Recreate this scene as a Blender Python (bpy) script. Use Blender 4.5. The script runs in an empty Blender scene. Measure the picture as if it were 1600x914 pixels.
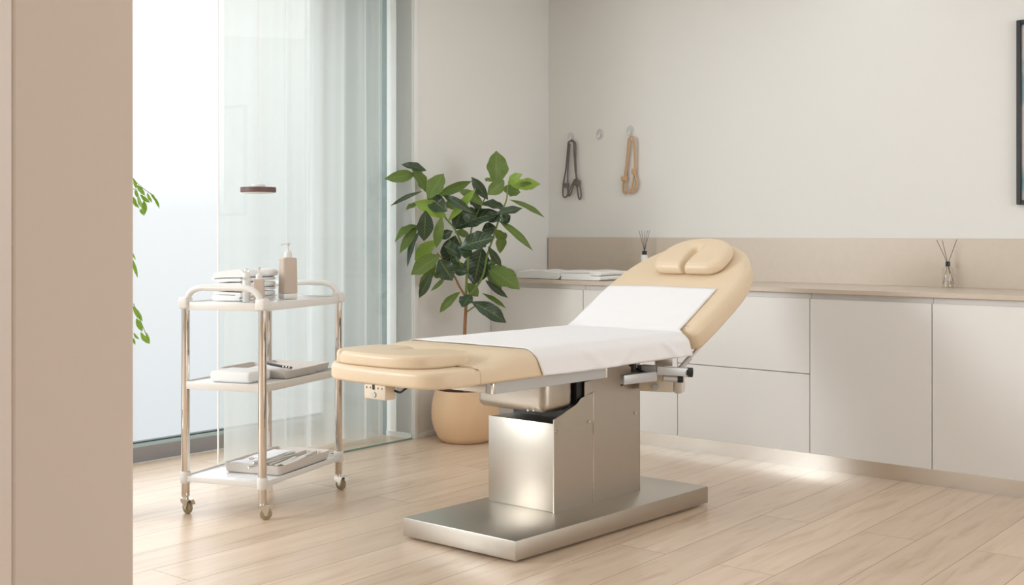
import bpy, bmesh, math, random
from mathutils import Vector, Matrix

S = bpy.context.scene
COL = S.collection
V = Vector
# ------------------------------------------------------------------ camera
F, H, HY = 1830.0, 1.2, 364.0
cd = bpy.data.cameras.new('camera')
cam = bpy.data.objects.new('camera', cd)
COL.objects.link(cam)
cam.location = (0, 0, H)
cam.rotation_euler = (math.pi / 2, 0, 0)
cd.sensor_width = 36
cd.lens = F / 1600 * 36
cd.shift_y = -(457 - HY) / 1600
cd.clip_start = 0.05
S.camera = cam
S.view_settings.view_transform = 'Standard'
S.view_settings.look = 'None'
S.view_settings.gamma = 1
S.view_settings.use_curve_mapping = False
S.view_settings.exposure = 0.0

# ------------------------------------------------------------------ world and lights
w = bpy.data.worlds.new('world')
S.world = w
w.use_nodes = True
nt = w.node_tree
nt.nodes.clear()
wo = nt.nodes.new('ShaderNodeOutputWorld')
bg = nt.nodes.new('ShaderNodeBackground')
tc = nt.nodes.new('ShaderNodeTexCoord')
sx = nt.nodes.new('ShaderNodeSeparateXYZ')
cr = nt.nodes.new('ShaderNodeValToRGB')
mp = nt.nodes.new('ShaderNodeMapRange')
mp.inputs[1].default_value = -0.25
mp.inputs[2].default_value = 1.0
nt.links.new(tc.outputs['Generated'], sx.inputs[0])
nt.links.new(sx.outputs[2], mp.inputs[0])
nt.links.new(mp.outputs[0], cr.inputs[0])
e = cr.color_ramp.elements
e[0].position = 0.0; e[0].color = (0.180, 0.186, 0.194, 1)
e[1].position = 1.0; e[1].color = (0.62, 0.67, 0.73, 1)
for p_, c_ in ((0.216, (0.250, 0.251, 0.253, 1)), (0.37, (0.50, 0.492, 0.478, 1)), (0.62, (0.60, 0.64, 0.69, 1))):
    m_ = e.new(p_); m_.color = c_
nt.links.new(cr.outputs[0], bg.inputs[0])
bg.inputs[1].default_value = 4.05
nt.links.new(bg.outputs[0], wo.inputs[0])


def area(name, loc, target, sx_, sy_, power, col=(1, 1, 1)):
    ld = bpy.data.lights.new(name, 'AREA')
    ld.shape = 'RECTANGLE'
    ld.size, ld.size_y = sx_, sy_
    ld.energy = power
    ld.color = col
    o = bpy.data.objects.new(name, ld)
    COL.objects.link(o)
    o.location = loc
    o.rotation_euler = (V(target) - V(loc)).to_track_quat('-Z', 'Y').to_euler()
    return o


# unseen fill lamps added right and overhead; low soft sunlight through the window wall
area('rear_fill', (4.75, 0.42, 1.7), (-.4, 7.2, 1.2), 3.0, 1.8, 98, (0.90, 0.96, 1.0))  # added soft fill for the walls; no window stands here
area('overhead_fill', (0.55, 5.0, 2.74), (0.55, 5.0, 0.0), 3.0, 2.6, 16, (0.88, 0.95, 1.0))  # added soft fill from above, without any fitting
area('window_sunlight', (-5.45, 3.08, 2.25), (1.0, 5.4, 1.0), 1.6, 1.6, 186, (0.97, 0.985, 1.0))


# ------------------------------------------------------------------ helpers
def lin(c):
    c = c / 255.0
    return c / 12.92 if c <= 0.04045 else ((c + 0.055) / 1.055) ** 2.4


def rgb(r, g, b):
    return (lin(r), lin(g), lin(b), 1)


def mat(name, col, rough=0.5, metal=0.0, spec=0.5, noise=0.0, nscale=8.0, bump=0.0, bscale=200.0, **kw):
    m = bpy.data.materials.new(name)
    m.use_nodes = True
    n = m.node_tree
    p = n.nodes['Principled BSDF']
    p.inputs['Base Color'].default_value = col
    p.inputs['Roughness'].default_value = rough
    p.inputs['Metallic'].default_value = metal
    p.inputs['Specular IOR Level'].default_value = spec
    for k, v in kw.items():
        p.inputs[k.replace('_', ' ')].default_value = v
    t = n.nodes.new('ShaderNodeTexCoord')
    if noise > 0:
        nz = n.nodes.new('ShaderNodeTexNoise')
        nz.inputs['Scale'].default_value = nscale
        nz.inputs['Detail'].default_value = 4
        n.links.new(t.outputs['Object'], nz.inputs['Vector'])
        hs = n.nodes.new('ShaderNodeMix')
        hs.data_type = 'RGBA'
        hs.inputs[6].default_value = col
        hs.inputs[7].default_value = tuple(c * (1 - noise) for c in col[:3]) + (1,)
        n.links.new(nz.outputs[0], hs.inputs[0])
        n.links.new(hs.outputs[2], p.inputs['Base Color'])
    if bump > 0:
        nb = n.nodes.new('ShaderNodeTexNoise')
        nb.inputs['Scale'].default_value = bscale
        nb.inputs['Detail'].default_value = 3
        n.links.new(t.outputs['Object'], nb.inputs['Vector'])
        bp = n.nodes.new('ShaderNodeBump')
        bp.inputs['Strength'].default_value = bump
        bp.inputs['Distance'].default_value = 0.01
        n.links.new(nb.outputs[0], bp.inputs['Height'])
        n.links.new(bp.outputs[0], p.inputs['Normal'])
    return m


def glass_mat(name, tint, refl=1.0, rough=0.0):
    m = bpy.data.materials.new(name)
    m.use_nodes = True
    n = m.node_tree
    n.nodes.clear()
    out = n.nodes.new('ShaderNodeOutputMaterial')
    tr = n.nodes.new('ShaderNodeBsdfTransparent')
    tr.inputs[0].default_value = tint
    gl = n.nodes.new('ShaderNodeBsdfGlossy')
    gl.inputs['Roughness'].default_value = rough
    # Schlick reflectance, the same on both faces of the pane
    lw = n.nodes.new('ShaderNodeLayerWeight')
    lw.inputs[0].default_value = 0.5
    pw_ = n.nodes.new('ShaderNodeMath'); pw_.operation = 'POWER'; pw_.inputs[1].default_value = 5.0
    n.links.new(lw.outputs['Facing'], pw_.inputs[0])
    fr = n.nodes.new('ShaderNodeMath'); fr.operation = 'MULTIPLY_ADD'
    fr.inputs[1].default_value = 0.96; fr.inputs[2].default_value = 0.04
    n.links.new(pw_.outputs[0], fr.inputs[0])
    mu = n.nodes.new('ShaderNodeMath')
    mu.operation = 'MULTIPLY'
    mu.inputs[1].default_value = refl
    mu.use_clamp = True
    mx = n.nodes.new('ShaderNodeMixShader')
    n.links.new(fr.outputs[0], mu.inputs[0])
    n.links.new(mu.outputs[0], mx.inputs[0])
    n.links.new(tr.outputs[0], mx.inputs[1])
    n.links.new(gl.outputs[0], mx.inputs[2])
    n.links.new(mx.outputs[0], out.inputs[0])
    return m


def sheer_mat():
    m = bpy.data.materials.new('sheer_curtain')
    m.use_nodes = True
    n = m.node_tree
    n.nodes.clear()
    out = n.nodes.new('ShaderNodeOutputMaterial')
    tr = n.nodes.new('ShaderNodeBsdfTransparent')
    tr.inputs[0].default_value = (1, 1, 1, 1)
    df = n.nodes.new('ShaderNodeBsdfDiffuse')
    df.inputs[0].default_value = (0.9, 0.9, 0.89, 1)
    tl = n.nodes.new('ShaderNodeBsdfTranslucent')
    tl.inputs[0].default_value = (0.9, 0.9, 0.89, 1)
    a = n.nodes.new('ShaderNodeMixShader')
    a.inputs[0].default_value = 0.5
    n.links.new(df.outputs[0], a.inputs[1])
    n.links.new(tl.outputs[0], a.inputs[2])
    # the cloth looks denser where a fold turns edge-on
    lw = n.nodes.new('ShaderNodeLayerWeight')
    lw.inputs[0].default_value = 0.35
    mr = n.nodes.new('ShaderNodeMapRange')
    mr.inputs[3].default_value = 0.74
    mr.inputs[4].default_value = 0.97
    n.links.new(lw.outputs['Facing'], mr.inputs[0])
    mx = n.nodes.new('ShaderNodeMixShader')
    n.links.new(mr.outputs[0], mx.inputs[0])
    n.links.new(tr.outputs[0], mx.inputs[1])
    n.links.new(a.outputs[0], mx.inputs[2])
    n.links.new(mx.outputs[0], out.inputs[0])
    return m


def leaf_mat(name, top, under, rough=0.35, transl=0.25):
    m = bpy.data.materials.new(name)
    m.use_nodes = True
    n = m.node_tree
    p = n.nodes['Principled BSDF']
    out = n.nodes['Material Output']
    p.inputs['Roughness'].default_value = rough
    g = n.nodes.new('ShaderNodeNewGeometry')
    mx = n.nodes.new('ShaderNodeMix')
    mx.data_type = 'RGBA'
    mx.inputs[6].default_value = top
    mx.inputs[7].default_value = under
    n.links.new(g.outputs['Backfacing'], mx.inputs[0])
    # veins from the leaf's own UV
    uv = n.nodes.new('ShaderNodeUVMap')
    sp = n.nodes.new('ShaderNodeSeparateXYZ')
    n.links.new(uv.outputs[0], sp.inputs[0])
    ab = n.nodes.new('ShaderNodeMath'); ab.operation = 'ABSOLUTE'
    n.links.new(sp.outputs[0], ab.inputs[0])
    k = n.nodes.new('ShaderNodeMath'); k.operation = 'MULTIPLY_ADD'
    k.inputs[1].default_value = -0.22
    n.links.new(ab.outputs[0], k.inputs[0])
    n.links.new(sp.outputs[1], k.inputs[2])
    k2 = n.nodes.new('ShaderNodeMath'); k2.operation = 'MULTIPLY'; k2.inputs[1].default_value = 9.0
    n.links.new(k.outputs[0], k2.inputs[0])
    fr = n.nodes.new('ShaderNodeMath'); fr.operation = 'FRACT'
    n.links.new(k2.outputs[0], fr.inputs[0])
    lt = n.nodes.new('ShaderNodeMath'); lt.operation = 'LESS_THAN'; lt.inputs[1].default_value = 0.10
    n.links.new(fr.outputs[0], lt.inputs[0])
    md = n.nodes.new('ShaderNodeMath'); md.operation = 'LESS_THAN'; md.inputs[1].default_value = 0.055
    n.links.new(ab.outputs[0], md.inputs[0])
    mxx = n.nodes.new('ShaderNodeMath'); mxx.operation = 'MAXIMUM'
    n.links.new(lt.outputs[0], mxx.inputs[0]); n.links.new(md.outputs[0], mxx.inputs[1])
    sc = n.nodes.new('ShaderNodeMath'); sc.operation = 'MULTIPLY'; sc.inputs[1].default_value = 0.45
    n.links.new(mxx.outputs[0], sc.inputs[0])
    vm = n.nodes.new('ShaderNodeMix'); vm.data_type = 'RGBA'
    vm.inputs[7].default_value = rgb(150, 165, 90)
    n.links.new(sc.outputs[0], vm.inputs[0])
    n.links.new(mx.outputs[2], vm.inputs[6])
    n.links.new(vm.outputs[2], p.inputs['Base Color'])
    tl = n.nodes.new('ShaderNodeBsdfTranslucent')
    n.links.new(vm.outputs[2], tl.inputs[0])
    ms = n.nodes.new('ShaderNodeMixShader')
    ms.inputs[0].default_value = transl
    n.links.new(p.outputs[0], ms.inputs[1])
    n.links.new(tl.outputs[0], ms.inputs[2])
    n.links.new(ms.outputs[0], out.inputs[0])
    return m


def tag(o, label=None, cat=None, group=None, kind=None):
    if label: o['label'] = label
    if cat: o['category'] = cat
    if group: o['group'] = group
    if kind: o['kind'] = kind
    return o


def empty(name, loc, label, cat, group=None):
    o = bpy.data.objects.new(name, None)
    o.empty_display_size = 0.05
    COL.objects.link(o)
    o.location = loc
    return tag(o, label, cat, group)


def absloc(o):
    v = V((0, 0, 0))
    while o is not None:
        v += o.location
        o = o.parent
    return v


def obj(name, bm, m, parent=None, smooth=True, origin=None, angle=40, label=None):
    """bm holds world coordinates; one linked mesh object comes out."""
    me = bpy.data.meshes.new(name)
    bmesh.ops.recalc_face_normals(bm, faces=bm.faces)
    vs = [v.co for v in bm.verts]
    if origin is None:
        mn = [min(v[i] for v in vs) for i in range(3)]
        mxv = [max(v[i] for v in vs) for i in range(3)]
        origin = V(((mn[0] + mxv[0]) / 2, (mn[1] + mxv[1]) / 2, mn[2]))
    origin = V(origin)
    bmesh.ops.translate(bm, verts=bm.verts, vec=-origin)
    bm.to_mesh(me)
    bm.free()
    if isinstance(m, (list, tuple)):
        for q in m: me.materials.append(q)
    else:
        me.materials.append(m)
    o = bpy.data.objects.new(name, me)
    COL.objects.link(o)
    if parent is not None:
        o.parent = parent
        o.location = origin - absloc(parent)
    else:
        o.location = origin
    if smooth:
        for p in me.polygons: p.use_smooth = True
        try:
            me.set_sharp_from_angle(angle=math.radians(angle))
        except Exception:
            pass
    if label: o['label'] = label
    return o


def struct(name, bm, m, **k):
    o = obj(name, bm, m, **k)
    o['kind'] = 'structure'
    return o


def copy_tree(o, delta, parent=None):
    c = o.copy()
    COL.objects.link(c)
    c.parent = parent
    if parent is None:
        c.location = o.location + V(delta)
    for ch in list(o.children):
        copy_tree(ch, (0, 0, 0), c)
    return c


def box(bm, o, ax, ay, az, r=0.0, seg=2):
    """box from corner o along three vectors; r rounds the edges"""
    o, ax, ay, az = V(o), V(ax), V(ay), V(az)
    t = bmesh.new()
    lx, ly, lz = ax.length, ay.length, az.length
    bmesh.ops.create_cube(t, size=1)
    for v in t.verts:
        v.co = V(((v.co.x + .5) * lx, (v.co.y + .5) * ly, (v.co.z + .5) * lz))
    if r > 0:
        bmesh.ops.bevel(t, geom=list(t.edges), offset=r, segments=seg, profile=0.5, affect='EDGES', clamp_overlap=True)
    ux, uy, uz = ax / lx, ay / ly, az / lz
    mp_ = {}
    for v in t.verts:
        mp_[v] = bm.verts.new(o + ux * v.co.x + uy * v.co.y + uz * v.co.z)
    for f in t.faces:
        bm.faces.new([mp_[v] for v in f.verts])
    t.free()


def prism(bm, pts, depth):
    """closed polygon pts (3D) pushed along depth"""
    d = V(depth)
    a = [bm.verts.new(V(p)) for p in pts]
    b = [bm.verts.new(V(p) + d) for p in pts]
    n = len(a)
    bm.faces.new(a)
    bm.faces.new(b[::-1])
    for i in range(n):
        bm.faces.new([a[i], b[i], b[(i + 1) % n], a[(i + 1) % n]])


def tube(bm, pts, r, n=12, caps=True, closed=False, sq=(1, 1)):
    pts = [V(p) for p in pts]
    rr = r if isinstance(r, (list, tuple)) else [r] * len(pts)
    rings = []
    N = len(pts)
    up = None
    for i, p in enumerate(pts):
        if closed:
            t = (pts[(i + 1) % N] - pts[i - 1]).normalized()
        else:
            t = (pts[min(i + 1, N - 1)] - pts[max(i - 1, 0)]).normalized()
        if up is None:
            up = V((0, 0, 1)) if abs(t.z) < .9 else V((1, 0, 0))
        s = t.cross(up).normalized()
        up = s.cross(t).normalized()
        ring = []
        for k in range(n):
            an = 2 * math.pi * k / n
            ring.append(bm.verts.new(p + s * math.cos(an) * rr[i] * sq[0] + up * math.sin(an) * rr[i] * sq[1]))
        rings.append(ring)
    rng = range(N) if closed else range(N - 1)
    for i in rng:
        A, B = rings[i], rings[(i + 1) % N]
        for k in range(n):
            bm.faces.new([A[k], A[(k + 1) % n], B[(k + 1) % n], B[k]])
    if caps and not closed:
        bm.faces.new(rings[0][::-1])
        bm.faces.new(rings[-1])


def lathe(bm, c, prof, n=40, closed_bottom=True):
    c = V(c)
    rings = []
    for r, z in prof:
        rings.append([bm.verts.new(c + V((r * math.cos(2 * math.pi * k / n), r * math.sin(2 * math.pi * k / n), z))) for k in range(n)])
    for i in range(len(rings) - 1):
        A, B = rings[i], rings[i + 1]
        for k in range(n):
            bm.faces.new([A[k], A[(k + 1) % n], B[(k + 1) % n], B[k]])
    if closed_bottom:
        bm.faces.new(rings[0][::-1])
        bm.faces.new(rings[-1])


def catmull(P, per=8, closed=False):
    P = [V(p) for p in P]
    out = []
    n = len(P)
    seg = n if closed else n - 1
    for i in range(seg):
        if closed:
            p0, p1, p2, p3 = P[i - 1], P[i], P[(i + 1) % n], P[(i + 2) % n]
        else:
            p0, p1, p2, p3 = P[max(i - 1, 0)], P[i], P[i + 1], P[min(i + 2, n - 1)]
        for k in range(per):
            t = k / per
            out.append(0.5 * ((2 * p1) + (p2 - p0) * t + (2 * p0 - 5 * p1 + 4 * p2 - p3) * t * t + (3 * p1 - p0 - 3 * p2 + p3) * t ** 3))
    if not closed: out.append(P[-1])
    return out


def floor_at(px, py, z=0.0):
    Y = F * (H - z) / (py - HY)
    return V(((px - 800) / F * Y, Y, z))


def at(px, py, Y):
    return V(((px - 800) / F * Y, Y, H - (py - HY) / F * Y))


def on_line(px, P, D):
    """plan point where the sight line of column px meets the line P + t D"""
    k = (px - 800) / F
    t = (k * P[1] - P[0]) / (D[0] - k * D[1])
    return V((P[0] + t * D[0], P[1] + t * D[1], 0)), t


def zpix(py, Y):
    return H - (py - HY) / F * Y


rnd = random.Random(7)

# ------------------------------------------------------------------ materials
M = {}
M['wall'] = mat('white_wall_paint', rgb(233, 231, 227), 0.75, bump=0.02, bscale=350)
M['ceil'] = mat('ceiling_paint', rgb(238, 236, 232), 0.8, bump=0.02, bscale=300)
M['beige_wall'] = mat('beige_wall_paint', rgb(214, 197, 184), 0.7, bump=0.02, bscale=300)
M['ret'] = mat('return_wall_paint', rgb(250, 250, 248), 0.5, bump=0.01)
M['trim'] = mat('white_trim', rgb(236, 236, 234), 0.45, bump=0.01)
M['laminate'] = mat('white_laminate', rgb(236, 233, 230), 0.42, bump=0.01, bscale=120)
M['dark_gap'] = mat('shadow_gap', rgb(120, 116, 112), 0.8, bump=0.01)
M['taupe'] = mat('taupe_worktop', rgb(212, 197, 181), 0.32, noise=0.08, nscale=30, bump=0.01)
M['alu'] = mat('brushed_aluminium', rgb(226, 221, 213), 0.24, metal=1.0, noise=0.06, nscale=40)
M['steel'] = mat('brushed_steel', rgb(196, 189, 179), 0.37, metal=1.0, noise=0.05, nscale=25)
M['chrome'] = mat('chrome', rgb(222, 216, 210), 0.07, metal=1.0)
M['black'] = mat('black_plastic', rgb(30, 28, 28), 0.4, bump=0.02)
M['greyplastic'] = mat('grey_plastic', rgb(150, 150, 150), 0.45, bump=0.02)
M['alu_light'] = mat('anodised_aluminium', rgb(196, 196, 196), 0.42, metal=0.35, noise=0.03)
M['leather'] = mat('cream_leather', rgb(230, 208, 178), 0.38, noise=0.05, nscale=6, bump=0.08, bscale=260)
M['sheet'] = mat('white_sheet', rgb(240, 238, 239), 0.85, bump=0.08, bscale=90, Subsurface_Weight=0.0)
M['towel'] = mat('white_terry', rgb(246, 245, 243), 0.95, bump=0.22, bscale=420)
M['plastic'] = mat('white_plastic', rgb(226, 222, 216), 0.35, bump=0.01)
M['shelf'] = mat('white_gloss_shelf', rgb(232, 231, 230), 0.14, bump=0.004, bscale=60)
M['tray'] = mat('beige_tray', rgb(214, 205, 196), 0.45, bump=0.02)
M['wheel'] = mat('olive_rubber', rgb(160, 146, 116), 0.5, bump=0.02)
M['brown_bottle'] = mat('taupe_bottle', rgb(198, 178, 162), 0.35, bump=0.01)
M['cream_box'] = mat('cream_plastic', rgb(226, 212, 192), 0.4, bump=0.01)
M['pot'] = mat('sand_ceramic', rgb(222, 186, 148), 0.55, noise=0.05, nscale=5, bump=0.03, bscale=150)
M['soil'] = mat('soil', rgb(82, 48, 34), 0.95, noise=0.5, nscale=90, bump=1.0, bscale=120)
M['bark'] = mat('bark', rgb(176, 126, 88), 0.8, noise=0.3, nscale=60, bump=0.5, bscale=150)
M['stem'] = mat('green_stem', rgb(116, 140, 62), 0.55, noise=0.25, nscale=40, bump=0.1)
M['frame_grey'] = mat('grey_window_frame', rgb(160, 158, 160), 0.5, bump=0.01)
M['frame_dark'] = mat('dark_gasket', rgb(50, 66, 70), 0.5, bump=0.01)
M['post'] = mat('blue_grey_post', rgb(140, 156, 156), 0.5, bump=0.01)
M['brown_lamp'] = mat('brown_lamp_rim', rgb(112, 84, 78), 0.5, noise=0.2, nscale=30)
M['frosted'] = mat('frosted_diffuser', rgb(240, 238, 234), 0.5, bump=0.01)
M['charcoal_cord'] = mat('charcoal_rope', rgb(112, 106, 100), 0.65, bump=0.2, bscale=500)
M['tan_cord'] = mat('tan_leather_cord', rgb(206, 168, 130), 0.55, bump=0.2, bscale=500)
M['clear'] = glass_mat('clear_plastic', (0.97, 0.975, 0.975, 1), 0.9, 0.1)
M['bottle_glass'] = glass_mat('bottle_glass', (0.97, 0.97, 0.96, 1), 1.6)
M['liquid'] = glass_mat('pale_oil', (0.98, 0.965, 0.93, 1), 0.5)
M['amber'] = mat('amber_line', rgb(225, 190, 140), 0.4, bump=0.01)
M['partition_glass'] = glass_mat('partition_glass', (0.968, 0.985, 0.976, 1), 1.0)
M['glass_edge'] = mat('glass_edge', rgb(110, 150, 140), 0.2, bump=0.01)
M['window_glass'] = glass_mat('window_glass', (0.97, 0.985, 0.985, 1), 0.8)
M['teal_strip'] = mat('pale_teal_strip', rgb(190, 212, 212), 0.3, bump=0.01)
M['sheer'] = sheer_mat()
M['art_black'] = mat('black_frame', rgb(28, 27, 28), 0.4, bump=0.02)
M['leaf_dark'] = leaf_mat('leaf_dark', rgb(48, 68, 50), rgb(96, 122, 62), 0.28, 0.06)
M['leaf_olive'] = leaf_mat('leaf_olive', rgb(104, 128, 58), rgb(104, 128, 58), 0.45, 0.22)
M['leaf_bright'] = leaf_mat('leaf_bright', rgb(146, 178, 72), rgb(146, 178, 72), 0.45, 0.3)
M['leaf_fresh'] = leaf_mat('leaf_fresh', rgb(128, 165, 56), rgb(150, 182, 80), 0.45, 0.45)


def floor_mat():
    m = bpy.data.materials.new('oak_planks')
    m.use_nodes = True
    n = m.node_tree
    p = n.nodes['Principled BSDF']
    t = n.nodes.new('ShaderNodeTexCoord')
    # local x runs along the planks, y across
    br = n.nodes.new('ShaderNodeTexBrick')
    br.offset = 0.37
    br.offset_frequency = 2
    br.inputs['Scale'].default_value = 1.0
    br.inputs['Mortar Size'].default_value = 0.0016
    br.inputs['Mortar Smooth'].default_value = 0.2
    br.inputs['Bias'].default_value = 0.0
    br.inputs['Brick Width'].default_value = 2.1
    br.inputs['Row Height'].default_value = 0.22
    br.inputs['Color1'].default_value = (0, 0, 0, 1)
    br.inputs['Color2'].default_value = (1, 1, 1, 1)
    br.inputs['Mortar'].default_value = (0.5, 0.5, 0.5, 1)
    n.links.new(t.outputs['Object'], br.inputs['Vector'])
    mpg = n.nodes.new('ShaderNodeMapping')
    mpg.inputs['Scale'].default_value = (0.9, 9.0, 1)
    # shift the grain plank by plank
    add = n.nodes.new('ShaderNodeVectorMath'); add.operation = 'MULTIPLY_ADD'
    add.inputs[1].default_value = (7.3, 3.1, 0)
    n.links.new(br.outputs['Color'], add.inputs[0])
    n.links.new(t.outputs['Object'], add.inputs[2])
    n.links.new(add.outputs[0], mpg.inputs['Vector'])
    nz = n.nodes.new('ShaderNodeTexNoise')
    nz.inputs['Scale'].default_value = 2.2
    nz.inputs['Detail'].default_value = 7
    nz.inputs['Roughness'].default_value = 0.6
    nz.inputs['Distortion'].default_value = 0.8
    n.links.new(mpg.outputs[0], nz.inputs['Vector'])
    rp = n.nodes.new('ShaderNodeValToRGB')
    e = rp.color_ramp.elements
    e[0].position = 0.22; e[0].color = rgb(190, 160, 133)
    e[1].position = 0.74; e[1].color = rgb(228, 206, 183)
    md = e.new(0.45); md.color = rgb(217, 192, 167)
    n.links.new(nz.outputs[0], rp.inputs[0])
    # plank to plank tone
    hs = n.nodes.new('ShaderNodeHueSaturation')
    mr = n.nodes.new('ShaderNodeMapRange')
    mr.inputs[3].default_value = 0.92
    mr.inputs[4].default_value = 1.06
    n.links.new(br.outputs['Color'], mr.inputs[0])
    n.links.new(mr.outputs[0], hs.inputs['Value'])
    n.links.new(rp.outputs[0], hs.inputs['Color'])
    # small knots
    kz = n.nodes.new('ShaderNodeTexNoise')
    kz.inputs['Scale'].default_value = 1.3
    kz.inputs['Detail'].default_value = 3
    mk = n.nodes.new('ShaderNodeMapping'); mk.inputs['Scale'].default_value = (2.2, 7, 1)
    n.links.new(add.outputs[0], mk.inputs['Vector'])
    n.links.new(mk.outputs[0], kz.inputs['Vector'])
    kr = n.nodes.new('ShaderNodeMapRange')
    kr.inputs[1].default_value = 0.66; kr.inputs[2].default_value = 0.82
    kr.inputs[3].default_value = 0.0; kr.inputs[4].default_value = 0.45
    n.links.new(kz.outputs[0], kr.inputs[0])
    mk2 = n.nodes.new('ShaderNodeMix'); mk2.data_type = 'RGBA'
    mk2.inputs[7].default_value = rgb(146, 102, 72)
    n.links.new(kr.outputs[0], mk2.inputs[0])
    n.links.new(hs.outputs[0], mk2.inputs[6])
    # seams
    sm = n.nodes.new('ShaderNodeMix'); sm.data_type = 'RGBA'
    sm.inputs[7].default_value = rgb(142, 104, 76)
    n.links.new(br.outputs['Fac'], sm.inputs[0])
    n.links.new(mk2.outputs[2], sm.inputs[6])
    n.links.new(sm.outputs[2], p.inputs['Base Color'])
    p.inputs['Roughness'].default_value = 0.28
    p.inputs['Specular IOR Level'].default_value = 0.5
    bp = n.nodes.new('ShaderNodeBump')
    bp.inputs['Strength'].default_value = 0.08
    bp.inputs['Distance'].default_value = 0.003
    n.links.new(nz.outputs[0], bp.inputs['Height'])
    n.links.new(bp.outputs[0], p.inputs['Normal'])
    return m


def art_mat():
    m = bpy.data.materials.new('art_print')
    m.use_nodes = True
    n = m.node_tree
    p = n.nodes['Principled BSDF']
    t = n.nodes.new('ShaderNodeTexCoord')
    nz = n.nodes.new('ShaderNodeTexNoise')
    nz.inputs['Scale'].default_value = 3.2
    nz.inputs['Detail'].default_value = 2
    n.links.new(t.outputs['Object'], nz.inputs['Vector'])
    rp = n.nodes.new('ShaderNodeValToRGB')
    rp.color_ramp.interpolation = 'EASE'
    e = rp.color_ramp.elements
    e[0].position = 0.47; e[0].color = rgb(214, 210, 212)
    e[1].position = 0.55; e[1].color = rgb(128, 176, 184)
    x = e.new(0.62); x.color = rgb(205, 196, 196)
    n.links.new(nz.outputs[0], rp.inputs[0])
    n.links.new(rp.outputs[0], p.inputs['Base Color'])
    p.inputs['Roughness'].default_value = 0.25
    return m


# ------------------------------------------------------------------ room frame
UL = V((.627, .779, 0))            # along the window wall, away from the camera
NL = V((.779, -.627, 0))           # from the window wall into the room
VR = V((.7587, -.6515, 0))         # along the cabinet wall, towards the camera
NR = V((-.6515, -.7587, 0))        # from the cabinet wall into the room
JL = V((-.574, 6.82, 0))           # where the glass partition meets the wall
PL = V((.7272, 6.654, 0))          # on the plinth line
C0, _ = on_line(857, JL, UL)       # room corner
CEIL = 2.775
Wd = V((.64, .768, 0)); Wn = V((.768, -.64, 0))
W0 = V((-1.62, 6.488, 0))          # on the window line
PC, _ = on_line(772.5, PL, VR)     # left end of the cabinets
Z = V((0, 0, 1))

# floor
fm = floor_mat()
bm = bmesh.new()
_w1 = W0 + Wd * 2.0; _w2 = W0 - Wd * 9.2
corners = [_w2, _w2 + V((9.4, -3.6, 0)), V((7.4, 3.0, 0)), V((1.4, 8.6, 0)), _w1 + V((.7, .3, 0)), _w1]
fo = V((0, 0, 0))
R = Matrix.Rotation(math.atan2(UL.y, UL.x), 4, 'Z')
Ri = R.inverted()
off = V((0.35, -1.416 * -1, 0))  # seams: n.p = -1.416 mod .22 measured on the photo's plank lines
loc = V((0, 0, 0))
# local y axis is the left normal of UL = -NL ; a seam lies where (NL.p) = -1.416
loc = NL * -1.416 + UL * 0.35
bm.free()
me = bpy.data.meshes.new('floor')
bm = bmesh.new()
L4 = [Ri @ (c - loc) for c in corners]
a = [bm.verts.new(c) for c in L4]
b = [bm.verts.new(c - Z * 0.12) for c in L4]
bm.faces.new(a)
bm.faces.new(b[::-1])
for i in range(len(a)):
    bm.faces.new([a[i], b[i], b[(i + 1) % len(a)], a[(i + 1) % len(a)]])
bmesh.ops.recalc_face_normals(bm, faces=bm.faces)
bm.to_mesh(me); bm.free()
me.materials.append(fm)
fl = bpy.data.objects.new('floor', me)
COL.objects.link(fl)
fl.location = loc
fl.rotation_euler = R.to_euler()
fl['kind'] = 'structure'

# ceiling
bm = bmesh.new()
prism(bm, [V((c.x, c.y, CEIL)) for c in corners], (0, 0, .15))
struct('ceiling', bm, M['ceil'], smooth=False)

# walls
bm = bmesh.new()   # cabinet wall
box(bm, C0 - UL * 0, VR * 7.0, UL * 0.12, Z * CEIL)
struct('wall_right', bm, M['wall'], smooth=False)
bm = bmesh.new()   # short stretch of wall between glass and corner
box(bm, JL + UL * 0.0, UL * ((C0 - JL).length + .13), -NL * 0.14, Z * CEIL)
struct('wall_left', bm, M['wall'], smooth=False)
# return wall behind the glass, and the grey post at its end
bm = bmesh.new()
RJ = JL - NL * 0.015
box(bm, RJ, -NL * 0.205, UL * 0.14, Z * CEIL)
struct('wall_return', bm, M['ret'], smooth=False)
bm = bmesh.new()
box(bm, RJ - NL * 0.205 - UL * 0.004, -NL * 0.055, UL * 0.14, Z * CEIL)
box(bm, RJ - NL * 0.26, -NL * 0.4, UL * 0.14, Z * CEIL)
struct('trim_1', bm, M['post'], smooth=False)
# wall behind the curtain, where the window ends
WE, _ = on_line(505, W0, Wd)
bm = bmesh.new()
box(bm, WE, Wd * 1.25, -Wn * 0.12, Z * CEIL)
struct('wall_window_side', bm, M['wall'], smooth=False)
# walls behind the camera
for nm, p_, q_ in (('wall_rear', corners[0], corners[1]), ('wall_side', corners[1], corners[2])):
    d_ = q_ - p_
    nn_ = V((d_.y, -d_.x, 0)).normalized()
    bm = bmesh.new()
    box(bm, p_ - nn_ * .12, d_, nn_ * 0.12, Z * CEIL)
    struct(nm, bm, M['wall'], smooth=False)

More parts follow.
